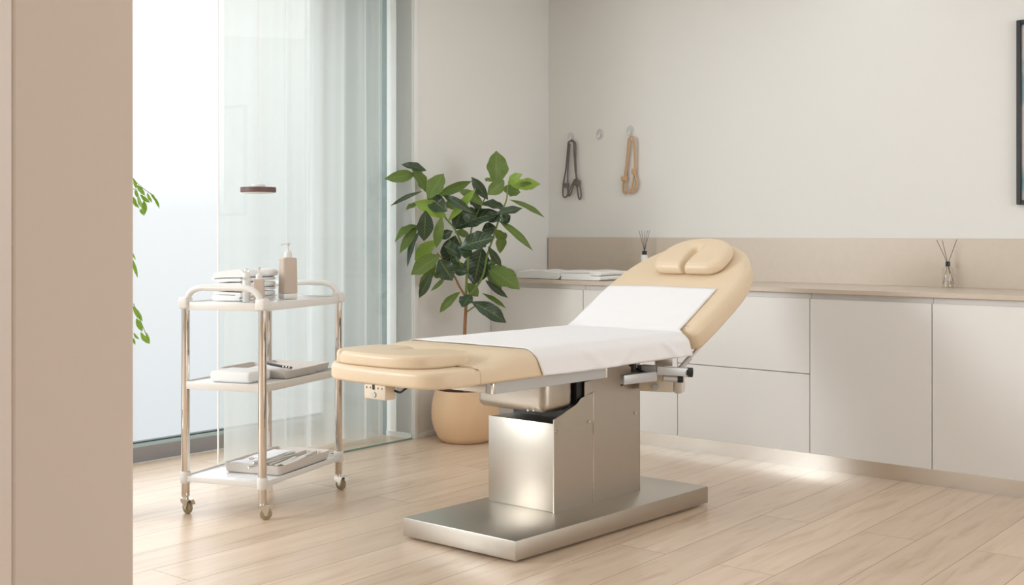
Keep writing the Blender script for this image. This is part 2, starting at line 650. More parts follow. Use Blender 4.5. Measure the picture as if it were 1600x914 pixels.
# jamb at the joint, skirtings
bm = bmesh.new()
box(bm, JL - UL * 0.0 + NL * 0.0, UL * 0.035, NL * 0.012, Z * CEIL, 0.003)
struct('trim_2', bm, M['trim'])
bm = bmesh.new()
box(bm, JL + UL * 0.035, UL * ((PC - JL).length - .04), NL * 0.010, Z * 0.030, 0.002)
struct('baseboard_left', bm, M['trim'])
bm = bmesh.new()
box(bm, RJ - UL * 0.008, -NL * 0.2, UL * 0.008, Z * 0.03)
struct('baseboard_return', bm, M['trim'], smooth=False)

# beige wall end near the camera
A = V(((20 - 800) / F * 1.55, 1.55, 0))
far, tt = on_line(209.5, A, UL)
bm = bmesh.new()
box(bm, A, UL * tt, -VR * 0.75, Z * CEIL, 0.004)
struct('wall_front', bm, M['beige_wall'], smooth=False)

# window: grey bottom rail, glass, gasket
wl = 7.5
def wbox(d0, d1, z0, z1, m, name, kind='structure', L=wl, parent=None, sm=False):
    bm = bmesh.new()
    box(bm, WE - Wd * L + Wn * d0, Wd * L, Wn * (d1 - d0), Z * (z1 - z0))
    bm2 = bm
    for v in bm2.verts: v.co += Z * z0
    o = obj(name, bm2, m, parent, smooth=sm)
    if parent is None: o['kind'] = kind
    return o
win = wbox(-0.05, 0.0, 0.0, 0.082, M['frame_grey'], 'window_1')
wbox(-0.045, -0.004, 0.082, 0.103, M['teal_strip'], 'window_ledge', parent=win)
wbox(-0.045, -0.006, 0.103, 0.110, M['frame_dark'], 'window_gasket', parent=win)
wbox(-0.030, -0.022, 0.110, CEIL - .02, M['window_glass'], 'window_pane', parent=win)
wbox(-0.05, 0.0, CEIL - .06, CEIL, M['frame_grey'], 'window_head', parent=win)
wbox(0.0, 0.012, 0.0, 0.006, M['trim'], 'floor_trim', parent=win)

# glass partition
GE, _ = on_line(343.5, JL, UL)
gl = (JL - GE).length
bm = bmesh.new()
box(bm, GE - NL * 0.006, UL * (gl - .004), -NL * 0.010, Z * (CEIL - .012))
for v in bm.verts: v.co += Z * 0.006
gp = struct('window_2', bm, M['partition_glass'], smooth=False)
bm = bmesh.new()
box(bm, GE - NL * 0.004, UL * (gl - .004), -NL * 0.014, Z * 0.006)
o = obj('floor_channel', bm, M['glass_edge'], gp, smooth=False)
bm = bmesh.new()
box(bm, GE - NL * 0.0055 - UL * 0.0035, UL * 0.003, -NL * 0.011, Z * (CEIL - .012))
obj('glass_edge', bm, M['frosted'], gp, smooth=False)

# ------------------------------------------------------------------ sheer curtain
CU0, _ = on_line(600.5, JL - NL * .185, UL)
CU1, _ = on_line(346, JL - NL * .26, UL)
bm = bmesh.new()
NX, NZ = 420, 14
ctop, cbot = CEIL - 0.01, 0.012
dvec = (CU1 - CU0)
Lc = dvec.length
cu = dvec / Lc
cn = V((cu.y, -cu.x, 0))
grid = []
for i in range(NX + 1):
    s = i / NX * Lc
    row = []
    ph = 2 * math.pi * (s / 0.17 + 0.5 * math.sin(s * 4.1) + 0.3 * math.sin(s * 9.7))
    for j in range(NZ + 1):
        tz = j / NZ
        z = cbot + (ctop - cbot) * tz
        amp = 0.027 * (1 - .25 * tz)
        dd = amp * math.sin(ph + 0.25 * math.sin(tz * 3 + s * 4)) + 0.007 * math.sin(ph * 2.3 + 1 + tz)
        hem = 0.012 * math.sin(ph * .5) if j == 0 else 0
        row.append(bm.verts.new(CU0 + cu * (s + 0.008 * math.cos(ph)) + cn * dd + Z * (z + max(0, hem))))
    grid.append(row)
for i in range(NX):
    for j in range(NZ):
        bm.faces.new([grid[i][j], grid[i + 1][j], grid[i + 1][j + 1], grid[i][j + 1]])
c = obj('curtain', bm, M['sheer'], angle=180)
tag(c, 'sheer white floor-length curtain hanging behind the glass partition', 'curtain')

# ------------------------------------------------------------------ cabinets
DO = 0.030                               # doors stand proud of the plinth
PLZ = 0.082
WTB, WTT = 0.8955, 0.918
DP = PL + NR * DO                        # door face line
cab_depth = (PC - C0).dot(NR)
# plinth
bm = bmesh.new()
box(bm, PC, VR * 5.6, -NR * 0.018, Z * (PLZ + 0.01))
pl = struct('baseboard_right', bm, M['alu'], smooth=False)
edges_px = [772.5, 911, 1058.5, 1265, 1456]
bounds = [on_line(px, DP, VR)[1] for px in edges_px]
wlast = bounds[-1] - bounds[-2]
bounds += [bounds[-1] + wlast, bounds[-1] + 2 * wlast + 0.0, bounds[-1] + 3 * wlast]
labels = ['white single-door base cabinet in the corner behind the potted plant, under the folded towels',
          'white single-door base cabinet behind the raised backrest, left of the drawer unit',
          'white base cabinet with two wide drawers right of the treatment bed',
          'white single-door base cabinet just right of the two-drawer unit',
          'white single-door base cabinet under the clear glass reed diffuser at the right edge']
DZ0, DZ1 = PLZ, 0.868
DZ1 = 0.866
gap = 0.0022
TD = 0.019
for i in range(5):
    t0, t1 = bounds[i], bounds[i + 1]
    base = DP + VR * ((t0 + t1) / 2) - NR * 0.2
    root = empty('base_cabinet', base, labels[i], 'cabinet', 'white base cabinets along the wall')
    body = bmesh.new()
    o0 = DP + VR * (t0 + .001) - NR * (TD + .002)
    dep = (o0 - C0).dot(NR) - 0.004
    box(body, o0 + Z * (PLZ + .0), VR * (t1 - t0 - .002), -NR * dep, Z * (DZ1 - .02 - PLZ))
    box(body, o0 + Z * (DZ1 - .02), VR * (t1 - t0 - .002), -NR * dep, Z * (WTB - .0005 - DZ1 + .02))
    obj('body', body, M['laminate'], root, smooth=False)
    def front(name, z0, z1, a0=t0, a1=t1):
        bm = bmesh.new()
        box(bm, DP + VR * (a0 + gap) + Z * z0, VR * (a1 - a0 - 2 * gap), -NR * TD, Z * (z1 - z0), 0.0012, 1)
        return obj(name, bm, M['laminate'], root, angle=30)
    if i == 0:
        bm = bmesh.new()
        _o = DP - NR * .010
        _d = JL + NL * .002 - _o
        tw_ = (_d.x * UL.y - _d.y * UL.x) / (VR.x * UL.y - VR.y * UL.x)
        box(bm, _o + VR * tw_ + Z * PLZ, VR * (t0 - .0005 - tw_), -NR * .018, Z * (WTB - .001 - PLZ))
        obj('filler_strip', bm, M['laminate'], root, smooth=False)
    if i == 2:
        zm = 0.484
        front('drawer', DZ0, zm - .002)
        front('drawer', zm + .002, DZ1)
    else:
        front('door', DZ0, DZ1)

# worktop and upstand
WF = PL + NR * 0.048
tL = on_line(772.5, DP, VR)[1]
bm = bmesh.new()
# follow the skewed left wall
pA, _ = on_line(771.3, WF, VR)
n_ = (WF - C0).dot(NR)
q0 = C0 + VR * 0.002 + NR * 0.001
q1 = C0 + VR * 6.4 + NR * 0.001
p1 = WF + VR * 5.2
# left edge: intersect WF line with the left wall line
den = VR.x * UL.y - VR.y * UL.x
dv = JL + NL * .001 - WF
tw = (dv.x * UL.y - dv.y * UL.x) / den
p0 = WF + VR * tw
q1 = p1 - NR * ((p1 - C0).dot(NR) - .001)
prism(bm, [v + Z * WTB for v in (p0, p1, q1, q0)], Z * (WTT - WTB))
bmesh.ops.bevel(bm, geom=list(bm.edges), offset=0.0015, segments=1, affect='EDGES')
wt = obj('worktop', bm, M['taupe'], angle=30)
tag(wt, 'long taupe worktop running over the white base cabinets', 'worktop')
bm = bmesh.new()
box(bm, C0 + VR * 0.012 + NR * 0.0005 + Z * WTT, VR * 5.3, NR * 0.018, Z * (1.1715 - WTT), 0.001, 1)
us = obj('backsplash', bm, M['taupe'], angle=30)
tag(us, 'taupe upstand panel on the wall behind the worktop', 'backsplash')

# ------------------------------------------------------------------ picture
P0, tp = on_line(1590.5, C0, VR)
Yp = P0.y
zt, zb = zpix(33, Yp), zpix(320, Yp)
pw = 0.62
root = empty('framed_picture', C0 + VR * (tp + pw / 2) + Z * zb, 'black framed picture on the wall at the right edge, teal marks', 'picture')
bm = bmesh.new()
fw = 0.022
o_ = C0 + VR * tp + NR * 0.002
for (a0, a1, z0, z1) in ((0, fw, zb, zt), (pw - fw, pw, zb, zt), (fw, pw - fw, zt - fw, zt), (fw, pw - fw, zb, zb + fw)):
    box(bm, o_ + VR * a0 + Z * z0, VR * (a1 - a0), NR * 0.025, Z * (z1 - z0), 0.002, 1)
obj('frame', bm, M['art_black'], root)
bm = bmesh.new()
box(bm, o_ + VR * fw + Z * (zb + fw), VR * (pw - 2 * fw), NR * 0.010, Z * (zt - zb - 2 * fw))
obj('print', bm, art_mat(), root, smooth=False)

# ------------------------------------------------------------------ wall hooks and straps
def wallpt(px, py, d=0.0):
    P, t = on_line(px, C0 + NR * d, VR)
    return P + Z * zpix(py, P.y)

def hook(px, py, label):
    root = empty('wall_hook', wallpt(px, py + 8, .001), label, 'hook', 'clear adhesive wall hooks')
    bm = bmesh.new()
    base = wallpt(px, py, 0.001)
    pts = []
    for k in range(20):
        an = math.pi * 2 * k / 20
        pts.append(base + VR * (0.030 * math.cos(an)) * (1 if math.sin(an) > 0 else .95) + Z * (0.036 * math.sin(an)))
    prism(bm, pts, NR * 0.0035)
    obj('plate', bm, M['clear'], root)
    bm = bmesh.new()
    tube(bm, catmull([base + NR * .0045 + Z * .004, base + NR * .012 - Z * .014, base + NR * .024 - Z * .020, base + NR * .033 - Z * .010], 5), 0.0045, 8)
    obj('peg', bm, M['trim'], root)
hook(892, 215, 'clear adhesive wall hook carrying the charcoal strap')
hook(937.5, 210, 'empty clear adhesive wall hook between the two hanging straps')
hook(985, 205, 'clear adhesive wall hook carrying the tan strap')

def strap(name, m, hx, hy, loops, bands, label):
    d0 = 0.020
    root = empty(name, wallpt(hx, hy + 88, .01), label, 'strap', 'face cradle straps on wall hooks')
    for pts, r in loops:
        bm = bmesh.new()
        P = [wallpt(x, y, d) for x, y, d in pts]
        tube(bm, catmull(P, 6), r * 1.25, 8)
        obj('cord', bm, m, root)
    for (x, y, wpx, hpx, d) in bands:
        bm = bmesh.new()
        c_ = wallpt(x, y, d)
        s = wpx / F * c_.y * 1.15
        hh = hpx / F * c_.y
        box(bm, c_ - VR * s / 2 - NR * .010 - Z * hh / 2, VR * s, NR * 0.020, Z * hh, 0.003)
        obj('keeper', bm, m, root)
charc = [([(888, 222, .026), (884.5, 262, .02), (881, 282, .018), (879.5, 296, .018), (880, 306, .018), (883.5, 308, .02), (887, 303, .022), (887, 282, .022), (887.5, 262, .022), (890.5, 224, .028)], .0042),
         ([(893, 221, .028), (899, 224, .022), (899.5, 250, .02), (901, 282, .018), (902.5, 300, .018), (905, 311, .018), (908, 306, .018), (906.5, 292, .018), (903, 282, .018), (899.5, 274, .02)], .0042),
         ([(889, 222, .030), (892, 219.5, .030), (896, 221, .026), (897, 240, .024), (899, 268, .024), (901, 276, .026), (896, 290, .028), (891, 304, .028), (888.5, 305, .028), (890, 297, .028), (898, 280, .028)], .0042)]
strap('hanging_strap', M['charcoal_cord'], 893, 224, charc, [(883.7, 289.5, 8.5, 7, .02), (902.3, 286, 8, 8, .02)],
      'charcoal looped cord strap hanging from the left wall hook')
tanc = [([(982, 216, .028), (979, 250, .02), (976, 274, .018), (973.5, 290, .018), (974, 300, .018), (977, 302, .018), (980, 298, .02), (977, 283, .022), (980, 255, .022), (984, 217, .03)], .0046),
        ([(983, 217, .030), (986, 213.5, .030), (990, 216, .026), (991.5, 240, .022), (991.5, 266, .02), (988, 290, .02), (984, 300, .022), (979, 297, .024), (977, 284, .024)], .0046),
        ([(984, 214, .033), (988, 213.5, .03), (992, 222, .026), (993, 250, .022), (993, 272, .02), (993, 290, .02), (988, 300, .02), (984, 302, .02)], .0046),
        ([(990, 266, .024), (995, 285, .024), (992, 297, .024), (986, 300.5, .024), (981, 298, .024)], .0046)]
strap('hanging_strap', M['tan_cord'], 985, 216, tanc, [(975.5, 279, 9, 7.5, .022), (990.5, 268, 6, 9, .022)],
      'tan looped leather strap hanging from the right wall hook')

# ------------------------------------------------------------------ towels on the worktop
def folded_towel(o, ax, ay, th, layers, seed, wob=0.004, sag=0.0, flip=False):
    """one cloth folded back and forth: a zigzag band along ax, pushed along ay"""
    bm = bmesh.new()
    r = random.Random(seed)
    lx, ly = ax.length, ay.length
    ux, uy = ax / lx, ay / ly
    lt = th / layers
    h2 = lt * .5
    path = []          # (x, z, nx, nz)
    for L in range(layers):
        zc = (L + .5) * lt
        j0, j1 = r.uniform(0, .008) * (L > 0), r.uniform(0, .008)
        xa, xb = h2 + j0, lx - h2 - j1
        fwd = (L % 2 == 0) != flip
        xs = [xa + (xb - xa) * k / 10 for k in range(11)]
        if not fwd: xs = xs[::-1]
        for x in xs: path.append((x, zc))
        if L < layers - 1:
            xe = xs[-1]
            sg = 1 if fwd else -1
            for k in range(1, 5):
                an = math.pi * k / 5
                path.append((xe + sg * h2 * 1.1 * math.sin(an), zc + lt / 2 - lt / 2 * math.cos(an)))
    P = [V((x, z, 0)) for x, z in path]
    n = len(P)
    up, dn = [], []
    t_ = lt * .40
    for i in range(n):
        t = (P[min(i + 1, n - 1)] - P[max(i - 1, 0)]).normalized()
        nn = V((-t.y, t.x, 0))
        up.append(P[i] + nn * t_)
        dn.append(P[i] - nn * t_)
    def cap(i, sg):
        t = (P[i] - P[i - sg]).normalized() if 0 <= i - sg < n else (P[i + 1] - P[i]).normalized()
        return P[i] + t * t_ * .8
    e1 = P[-1] + (P[-1] - P[-2]).normalized() * t_ * .8
    e0 = P[0] + (P[0] - P[1]).normalized() * t_ * .8
    loop = up + [e1] + dn[::-1] + [e0]
    ph = [r.uniform(0, 6) for _ in range(5)]
    NY = 22
    rings = []
    cx, cz = lx / 2, th / 2
    for j in range(NY + 1):
        v_ = j / NY
        y = v_ * ly
        e = min(y, ly - y)
        sc_ = 1.0 if e > .004 else .90 + .10 * math.sqrt(max(0, 1 - (1 - e / .004) ** 2))
        ring = []
        for q_ in loop:
            x = q_.x; z = q_.y
            hf = z / th
            w1 = wob * math.sin(x * 24 + ph[0] + y * 7) * math.cos(y * 19 + ph[1]) * hf
            w2 = wob * .5 * math.sin(y * 43 + ph[2] + hf * 4)
            zz_ = z + w1 - sag * max(0.0, x / lx) ** 2.5 * th * hf
            zm = z
            # thin each band a little at the ends
            x2 = x + w2 * (1 if x > cx else -1) * 1.0
            ring.append(bm.verts.new(V(o) + ux * x2 + uy * (y + w2 * .6) + Z * max(.0004, zz_ * (.985 + .015 * sc_))))
        rings.append(ring)
    m_ = len(loop)
    for A_, B_ in zip(rings[:-1], rings[1:]):
        for k in range(m_): bm.faces.new([A_[k], A_[(k + 1) % m_], B_[(k + 1) % m_], B_[k]])
    f = [bm.faces.new(rings[0][::-1]), bm.faces.new(rings[-1])]
    bmesh.ops.triangulate(bm, faces=f)
    return bm

tz = WTT + .001
ta = floor_at(823, 433.6, tz)
pA_ = on_line(822, PL + NR * 0.02, VR)[0]
pB_ = on_line(908, PL + NR * 0.0, VR)[0]
o1 = C0 - NR * -0.0
tw0 = PC + NR * 0.0 + VR * 0.16
tl1 = folded_towel(tw0 - NR * .02 + Z * tz, VR * .34, -NR * .30, .050, 2, 3, .006)
o = obj('folded_towel', tl1, M['towel'])
tag(o, 'white folded towel on the worktop, its thick fold facing the plant', 'towel', 'white towels folded on the worktop')
tl2 = folded_towel(tw0 + VR * .352 - NR * .02 + Z * tz, VR * .30, -NR * .30, .056, 4, 5, .003)
o = obj('folded_towel', tl2, M['towel'])
tag(o, 'white folded towel on the worktop beside the raised headrest', 'towel', 'white towels folded on the worktop')

# ------------------------------------------------------------------ reed diffusers
def diffuser(base, kind, label, sticks, Rb, hb, neck=0.012):
    root = empty('reed_diffuser', base, label, 'reed diffuser')
    bm = bmesh.new()
    if kind == 'white':
        lathe(bm, base, [(Rb, 0), (Rb, hb - .006), (Rb - .004, hb), (neck, hb)], 28)
        obj('bottle', bm, M['trim'], root)
    else:
        lathe(bm, base, [(Rb * .96, 0.0), (Rb, .004), (Rb, hb - .016), (Rb * .75, hb - .006), (neck * .9, hb)], 28)
        obj('bottle', bm, M['bottle_glass'], root, label='clear glass bottle')
        bm = bmesh.new()
        lathe(bm, base + Z * .004, [(Rb * .9, 0.0), (Rb * .92, .010), (Rb * .92, .030)], 24)
        obj('oil', bm, M['liquid'], root)
        bm = bmesh.new()
        lathe(bm, base + Z * (hb * .62), [(Rb * .80, 0.0), (Rb * .80, .0035)], 24)
        obj('gold_line', bm, M['amber'], root)
    bm = bmesh.new()
    lathe(bm, base + Z * (hb + .0005), [(neck, 0), (neck, .022), (neck - .002, .024)], 24)
    obj('cap', bm, M['black'], root, label='black cap')
    for (dx, dz, lo) in sticks:
        bm = bmesh.new()
        top = base + V((dx, 0.004 * math.sin(dx * 300), hb + dz))
        bot = base + Z * (hb + .02) if kind == 'white' else base + V((-dx * lo, 0, 0.02))
        mid = base + Z * (hb + .012)
        tube(bm, [bot, top] if kind == 'white' else [bot, mid, top], 0.0013, 6)
        obj('reed', bm, M['black'], root)
b1, _ = on_line(1007, C0 + NR * .10, VR)
yb1 = b1.y
hb1 = zpix(398, yb1) - WTT - .001
diffuser(b1 + Z * (WTT + .001), 'white', 'white bottle reed diffuser with black cap and dark reeds behind the headrest',
         [(k / F * yb1, zpix(360, yb1) - zpix(398, yb1), 0) for k in (-8.5, -4.5, .5, 4.5, 8)], 0.0215, hb1, .0145)
b2, _ = on_line(1481, C0 + NR * .075, VR)
yb2 = b2.y
hb2 = zpix(416, yb2) - WTT - .001
diffuser(b2 + Z * (WTT + .001), 'glass', 'clear glass reed diffuser with black cap and three spread reeds on the worktop',
         [(-17 / F * yb2, zpix(375, yb2) - zpix(416, yb2), .55), (-9 / F * yb2, zpix(375, yb2) - zpix(416, yb2), .6), (14.5 / F * yb2, zpix(374, yb2) - zpix(416, yb2), .5)], 0.027, hb2, .0115)

# ------------------------------------------------------------------ pendant lamp
pc = at(403.5, 296.5, 5.60)
root = empty('pendant_lamp', V((pc.x, pc.y, pc.z - .015)), 'small brown disc pendant lamp hanging before the sheer curtain', 'lamp')
rp_ = 27.5 / F * 5.6
bm = bmesh.new()
lathe(bm, pc - Z * .0125, [(rp_ * .96, 0), (rp_, .002), (rp_, .023), (rp_ * .96, .025)], 48)
obj('lamp_rim', bm, M['brown_lamp'], root)
bm = bmesh.new()
lathe(bm, pc - Z * .0165, [(rp_ * .86, 0), (rp_ * .9, .004)], 48)
obj('diffuser', bm, M['frosted'], root)
bm = bmesh.new()
lathe(bm, pc + Z * .0125, [(.034, 0), (.034, .010), (.030, .013)], 32)
obj('cap', bm, M['trim'], root, label='white cap on the disc')
bm = bmesh.new()
tube(bm, [pc + Z * .025, V((pc.x, pc.y, CEIL))], .0016, 6)
obj('cord', bm, M['trim'], root)

# ------------------------------------------------------------------ potted plant
def leaf(bm, uvl, base, tip, width, nrm, droop, fold, mi, curl=0.0, seg=14):
    base, tip = V(base), V(tip)
    ax = tip - base
    L = ax.length
    ax.normalize()
    n = (nrm - ax * nrm.dot(ax)).normalized()
    s = ax.cross(n).normalized()
    rows = []
    for i in range(seg + 1):
        t = i / seg
        wd = width / 2 * (max(0.0, math.sin(math.pi * t ** 1.05)) ** .82) * (1 - .35 * max(0.0, (t - .82) / .18))
        wd = max(wd, 0.0006)
        c_ = base + ax * (L * t) + n * (droop * L * math.sin(math.pi * t)) + n * (curl * L * t * t)
        row = []
        for k in (-1, -.5, 0, .5, 1):
            v = bm.verts.new(c_ + s * (wd * k) + n * (-fold * wd * (1 - abs(k)) + 0.13 * wd * abs(k) * math.sin(t * 17 + k * 2 + base.x * 90)))
            row.append((v, k, t))
        rows.append(row)
    for i in range(seg):
        for k in range(4):
            q = [rows[i][k], rows[i][k + 1], rows[i + 1][k + 1], rows[i + 1][k]]
            f = bm.faces.new([x[0] for x in q])
            f.material_index = mi
            f.smooth = True
            for lp, x in zip(f.loops, q):
                lp[uvl].uv = (x[1], x[2])

def foliage(name, leaves, mats, parent, Y0, sc, ox, oy, spread, seed, wscale=1.0):
    r = random.Random(seed)
    bm = bmesh.new()
    uvl = bm.loops.layers.uv.new('UVMap')
    for (bx, by, tx, ty, wd, kind) in leaves:
        yb = Y0 + r.uniform(-1, 1) * spread
        yt = yb + r.uniform(-1, 1) * spread * .5
        if kind == 'd': yb -= spread * .4; yt -= spread * .4
        if kind != 'f':
            yb = min(yb, on_line(ox + bx / sc, JL + NL * .05, UL)[0].y)
            yt = min(yt, on_line(ox + tx / sc, JL + NL * .05, UL)[0].y)
        B_ = at(ox + bx / sc, oy + by / sc, yb)
        T_ = at(ox + tx / sc, oy + ty / sc, yt)
        nr = V((r.uniform(-.6, .6), -1, r.uniform(-.1, .8)))
        dv_ = T_ - B_
        if kind != 'f':
            B_ = B_ - dv_ * .08; T_ = T_ + dv_ * .06
        leaf(bm, uvl, B_, T_, wd / sc / F * Y0 * wscale, nr, r.uniform(.03, .14), r.uniform(.15, .45), 'dobf'.index(kind), -r.uniform(0, .16))
    me = bpy.data.meshes.new(name)
    org = V((at(ox, oy, Y0).x, Y0, 0))
    org = absloc(parent)
    bmesh.ops.translate(bm, verts=bm.verts, vec=-org)
    bm.to_mesh(me); bm.free()
    for q in mats: me.materials.append(M[q])
    o = bpy.data.objects.new(name, me)
    COL.objects.link(o)
    o.parent = parent
    return o

PX, PY = (727 - 800) / F * 6.77, 6.77
pr = empty('potted_plant', (PX, PY, 0), 'tall broad-leaved potted plant in a rounded sand-coloured pot in the corner', 'plant')
bm = bmesh.new()
prof = [(.128, 0.0), (.140, .004), (.160, .030), (.182, .075), (.194, .125), (.197, .165), (.194, .205), (.186, .250), (.177, .285), (.173, .297), (.169, .299), (.165, .295), (.166, .262)]
lathe(bm, (PX, PY, .001), prof, 56, closed_bottom=False)
bmesh.ops.holes_fill(bm, edges=[e for e in bm.edges if e.is_boundary and e.verts[0].co.z < .01 and e.verts[1].co.z < .01])
obj('pot', bm, M['pot'], pr)
bm = bmesh.new()
n = 40
cv = bm.verts.new((PX, PY, .284))
rg = []
for rr_, zz in ((.06, .286), (.12, .284), (.167, .280)):
    rg.append([bm.verts.new((PX + rr_ * math.cos(6.2832 * k / n), PY + rr_ * math.sin(6.2832 * k / n), zz + rnd.uniform(-.003, .003))) for k in range(n)])
for k in range(n):
    bm.faces.new([cv, rg[0][k], rg[0][(k + 1) % n]])
    for j in range(2):
        bm.faces.new([rg[j][k], rg[j + 1][k], rg[j + 1][(k + 1) % n], rg[j][(k + 1) % n]])
obj('soil', bm, M['soil'], pr)
sc, ox, oy = 2.857, 590, 220
def pp(x, y, dy=0.0): return at(ox + x / sc, oy + y / sc, PY + dy)
bm = bmesh.new()
tube(bm, catmull([V((PX, PY, .27)), pp(391, 1000), pp(389, 855), pp(393, 760), pp(395, 688)], 6), [.0125 - .004 * i / 24 for i in range(25)], 10)
obj('trunk', bm, M['bark'], pr)
def branch(pts, r0, r1, m):
    bm = bmesh.new()
    P = catmull(pts, 6)
    tube(bm, P, [r0 + (r1 - r0) * i / (len(P) - 1) for i in range(len(P))], 8)
    obj('branch', bm, m, pr)
branch([pp(395, 700), pp(365, 650, .03), pp(340, 600, .06), pp(300, 540, .10), pp(265, 500, .12)], .007, .0035, M['bark'])
branch([pp(395, 700), pp(397, 620, -.02), pp(403, 540, -.03), pp(378, 470, -.02), pp(345, 395, 0), pp(300, 340, .02), pp(240, 250, .04), pp(205, 200, .05)], .008, .0035, M['stem'])
branch([pp(398, 700), pp(435, 660, .0), pp(470, 600, .02), pp(490, 510, .03), pp(520, 420, .02), pp(548, 330, 0), pp(575, 265, -.02), pp(580, 200, -.02)], .008, .004, M['stem'])
branch([pp(403, 545, -.03), pp(412, 460, -.02), pp(420, 390, .0), pp(445, 320, .02), pp(475, 265, .03), pp(525, 190, .03)], .006, .0035, M['stem'])
branch([pp(396, 765), pp(420, 748, -.04), pp(440, 735, -.06)], .005, .003, M['stem'])
branch([pp(378, 560, -.02), pp(340, 500, -.06), pp(320, 440, -.1)], .005, .003, M['stem'])
leaves = [
 (530,188,532,52,88,'o'),(158,150,52,167,46,'o'),(215,222,158,130,62,'o'),(230,250,288,150,74,'o'),(113,108,216,128,36,'d'),
 (188,230,64,286,17,'d'),(297,335,178,272,62,'b'),(182,280,130,303,30,'o'),(214,320,212,443,62,'d'),(273,243,412,183,38,'o'),
 (487,256,423,167,40,'d'),(465,284,372,217,44,'o'),(322,350,432,220,32,'b'),(305,310,222,246,62,'d'),(417,318,298,244,34,'d'),
 (358,388,538,322,80,'d'),(468,285,572,300,46,'d'),(560,180,498,235,54,'o'),(605,200,718,188,52,'b'),(562,215,634,228,58,'o'),
 (585,190,640,150,40,'b'),(600,268,738,338,24,'o'),(535,325,642,296,36,'d'),(548,362,689,474,30,'o'),(548,405,553,500,44,'o'),
 (345,390,385,285,56,'d'),(180,382,82,432,40,'o'),(172,388,104,490,36,'o'),(285,345,262,472,38,'o'),(187,408,134,552,26,'d'),
 (345,432,318,556,84,'d'),(255,450,168,528,52,'b'),(272,515,154,592,64,'o'),(278,535,330,620,72,'d'),(256,556,190,658,38,'o'),
 (242,592,188,696,34,'d'),(300,612,245,666,17,'o'),(362,680,280,762,34,'o'),(415,690,378,738,60,'d'),(430,725,573,803,60,'d'),
 (475,685,569,737,22,'o'),(463,488,430,635,102,'d'),(498,568,628,655,84,'o'),(482,590,562,672,50,'o'),(488,628,575,697,26,'d'),
 (498,478,550,562,30,'d'),(380,475,508,425,74,'d'),(530,398,572,442,44,'o'),(402,640,450,690,46,'o'),(415,265,460,305,40,'d'),
 (272,430,332,405,36,'d'),(335,545,398,590,46,'o'),(350,410,412,415,34,'o'),(590,335,552,362,40,'d'),(345,575,400,585,40,'d'),
 (250,300,300,290,50,'d'),(420,420,480,470,70,'d'),(500,360,540,320,56,'d'),(440,560,480,540,40,'o'),(240,510,180,500,46,'o'),
 (470,400,525,385,50,'d'),(515,180,480,165,30,'o'),(640,190,700,210,30,'o'),(380,320,440,340,60,'d'),(530,520,500,570,40,'o'),
 (270,590,255,610,30,'o'),(420,500,370,490,50,'d'),(300,470,360,500,60,'d'),(350,300,310,270,50,'o')]
foliage('foliage', leaves, ['leaf_dark', 'leaf_olive', 'leaf_bright', 'leaf_fresh'], pr, PY, sc, ox, oy, .13, 11, 1.2)

# ------------------------------------------------------------------ plant behind the beige wall
LY = 4.9
lr = empty('potted_tree', (at(138, 0, LY).x, LY, 0), 'fresh green leafy branches peeking out from behind the beige wall', 'plant')
lx0 = at(138, 0, LY).x
bm = bmesh.new()
lathe(bm, (lx0, LY, .001), [(.09, 0), (.11, .02), (.13, .2), (.135, .24), (.125, .24), (.12, .21)], 36)
obj('pot', bm, M['plastic'], lr)
bm = bmesh.new()
tube(bm, catmull([V((lx0, LY, .2)), V((lx0 - .02, LY, .7)), V((lx0 - .015, LY, 1.2)), V((lx0 - .02, LY, 1.5))], 6), .010, 8)
obj('trunk', bm, M['bark'], lr)
for pts in ([(140, 330), (198, 268), (208, 280), (222, 293), (238, 305), (248, 318)], [(140, 330), (205, 296), (216, 306), (224, 325)],
            [(138, 470), (200, 425), (209, 420), (214, 432)], [(138, 520), (200, 478), (211, 480), (219, 500), (228, 522)]):
    bm = bmesh.new()
    tube(bm, catmull([at(x, y, LY) for x, y in pts], 5), .0016, 6)
    obj('branch', bm, M['stem'], lr)
l2 = [(130,130,150,205,24,'f'),(148,175,215,255,34,'f'),(178,245,245,308,32,'f'),(228,232,258,308,26,'f'),(270,255,318,342,22,'f'),(205,288,205,398,40,'f'),
      (160,255,196,345,32,'f'),(146,305,170,345,16,'f'),(175,350,195,392,18,'f'),(140,210,165,275,24,'f'),(250,235,290,290,22,'f'),(120,260,150,330,30,'f'),
      (120,700,160,838,24,'f'),(125,660,140,712,16,'f')]
foliage('foliage', l2, ['leaf_dark', 'leaf_olive', 'leaf_bright', 'leaf_fresh'], lr, LY, 4.57, 180, 250, .05, 5)
l3 = [(22,672,66,745,24,'f'),(38,730,66,790,26,'f'),(58,792,96,850,24,'f'),(26,795,50,828,14,'f'),(84,795,100,845,14,'f'),(15,815,34,850,14,'f')]
foliage('foliage', l3, ['leaf_dark', 'leaf_olive', 'leaf_bright', 'leaf_fresh'], lr, LY, 2.95, 200, 250, .05, 6)

# ------------------------------------------------------------------ treatment bed
BC = V((.0121, 4.242, 0))
EA = V((.6777, .7353, 0)); EB = V((-.7736, .6337, 0))
def B(a, b, z): return BC + EA * a + EB * b + Z * z
ANG = math.radians(30)
S0, Z0 = .98, .78
BK_T = EA * math.cos(ANG) + Z * math.sin(ANG)
BK_N = -EA * math.sin(ANG) + Z * math.cos(ANG)
def BK(t, b, h): return B(S0, b, Z0) + BK_T * t + BK_N * h

bed = empty('treatment_bed', B(.63, .28, 0), 'cream upholstered treatment bed with raised backrest on a brushed steel pedestal', 'treatment bed')

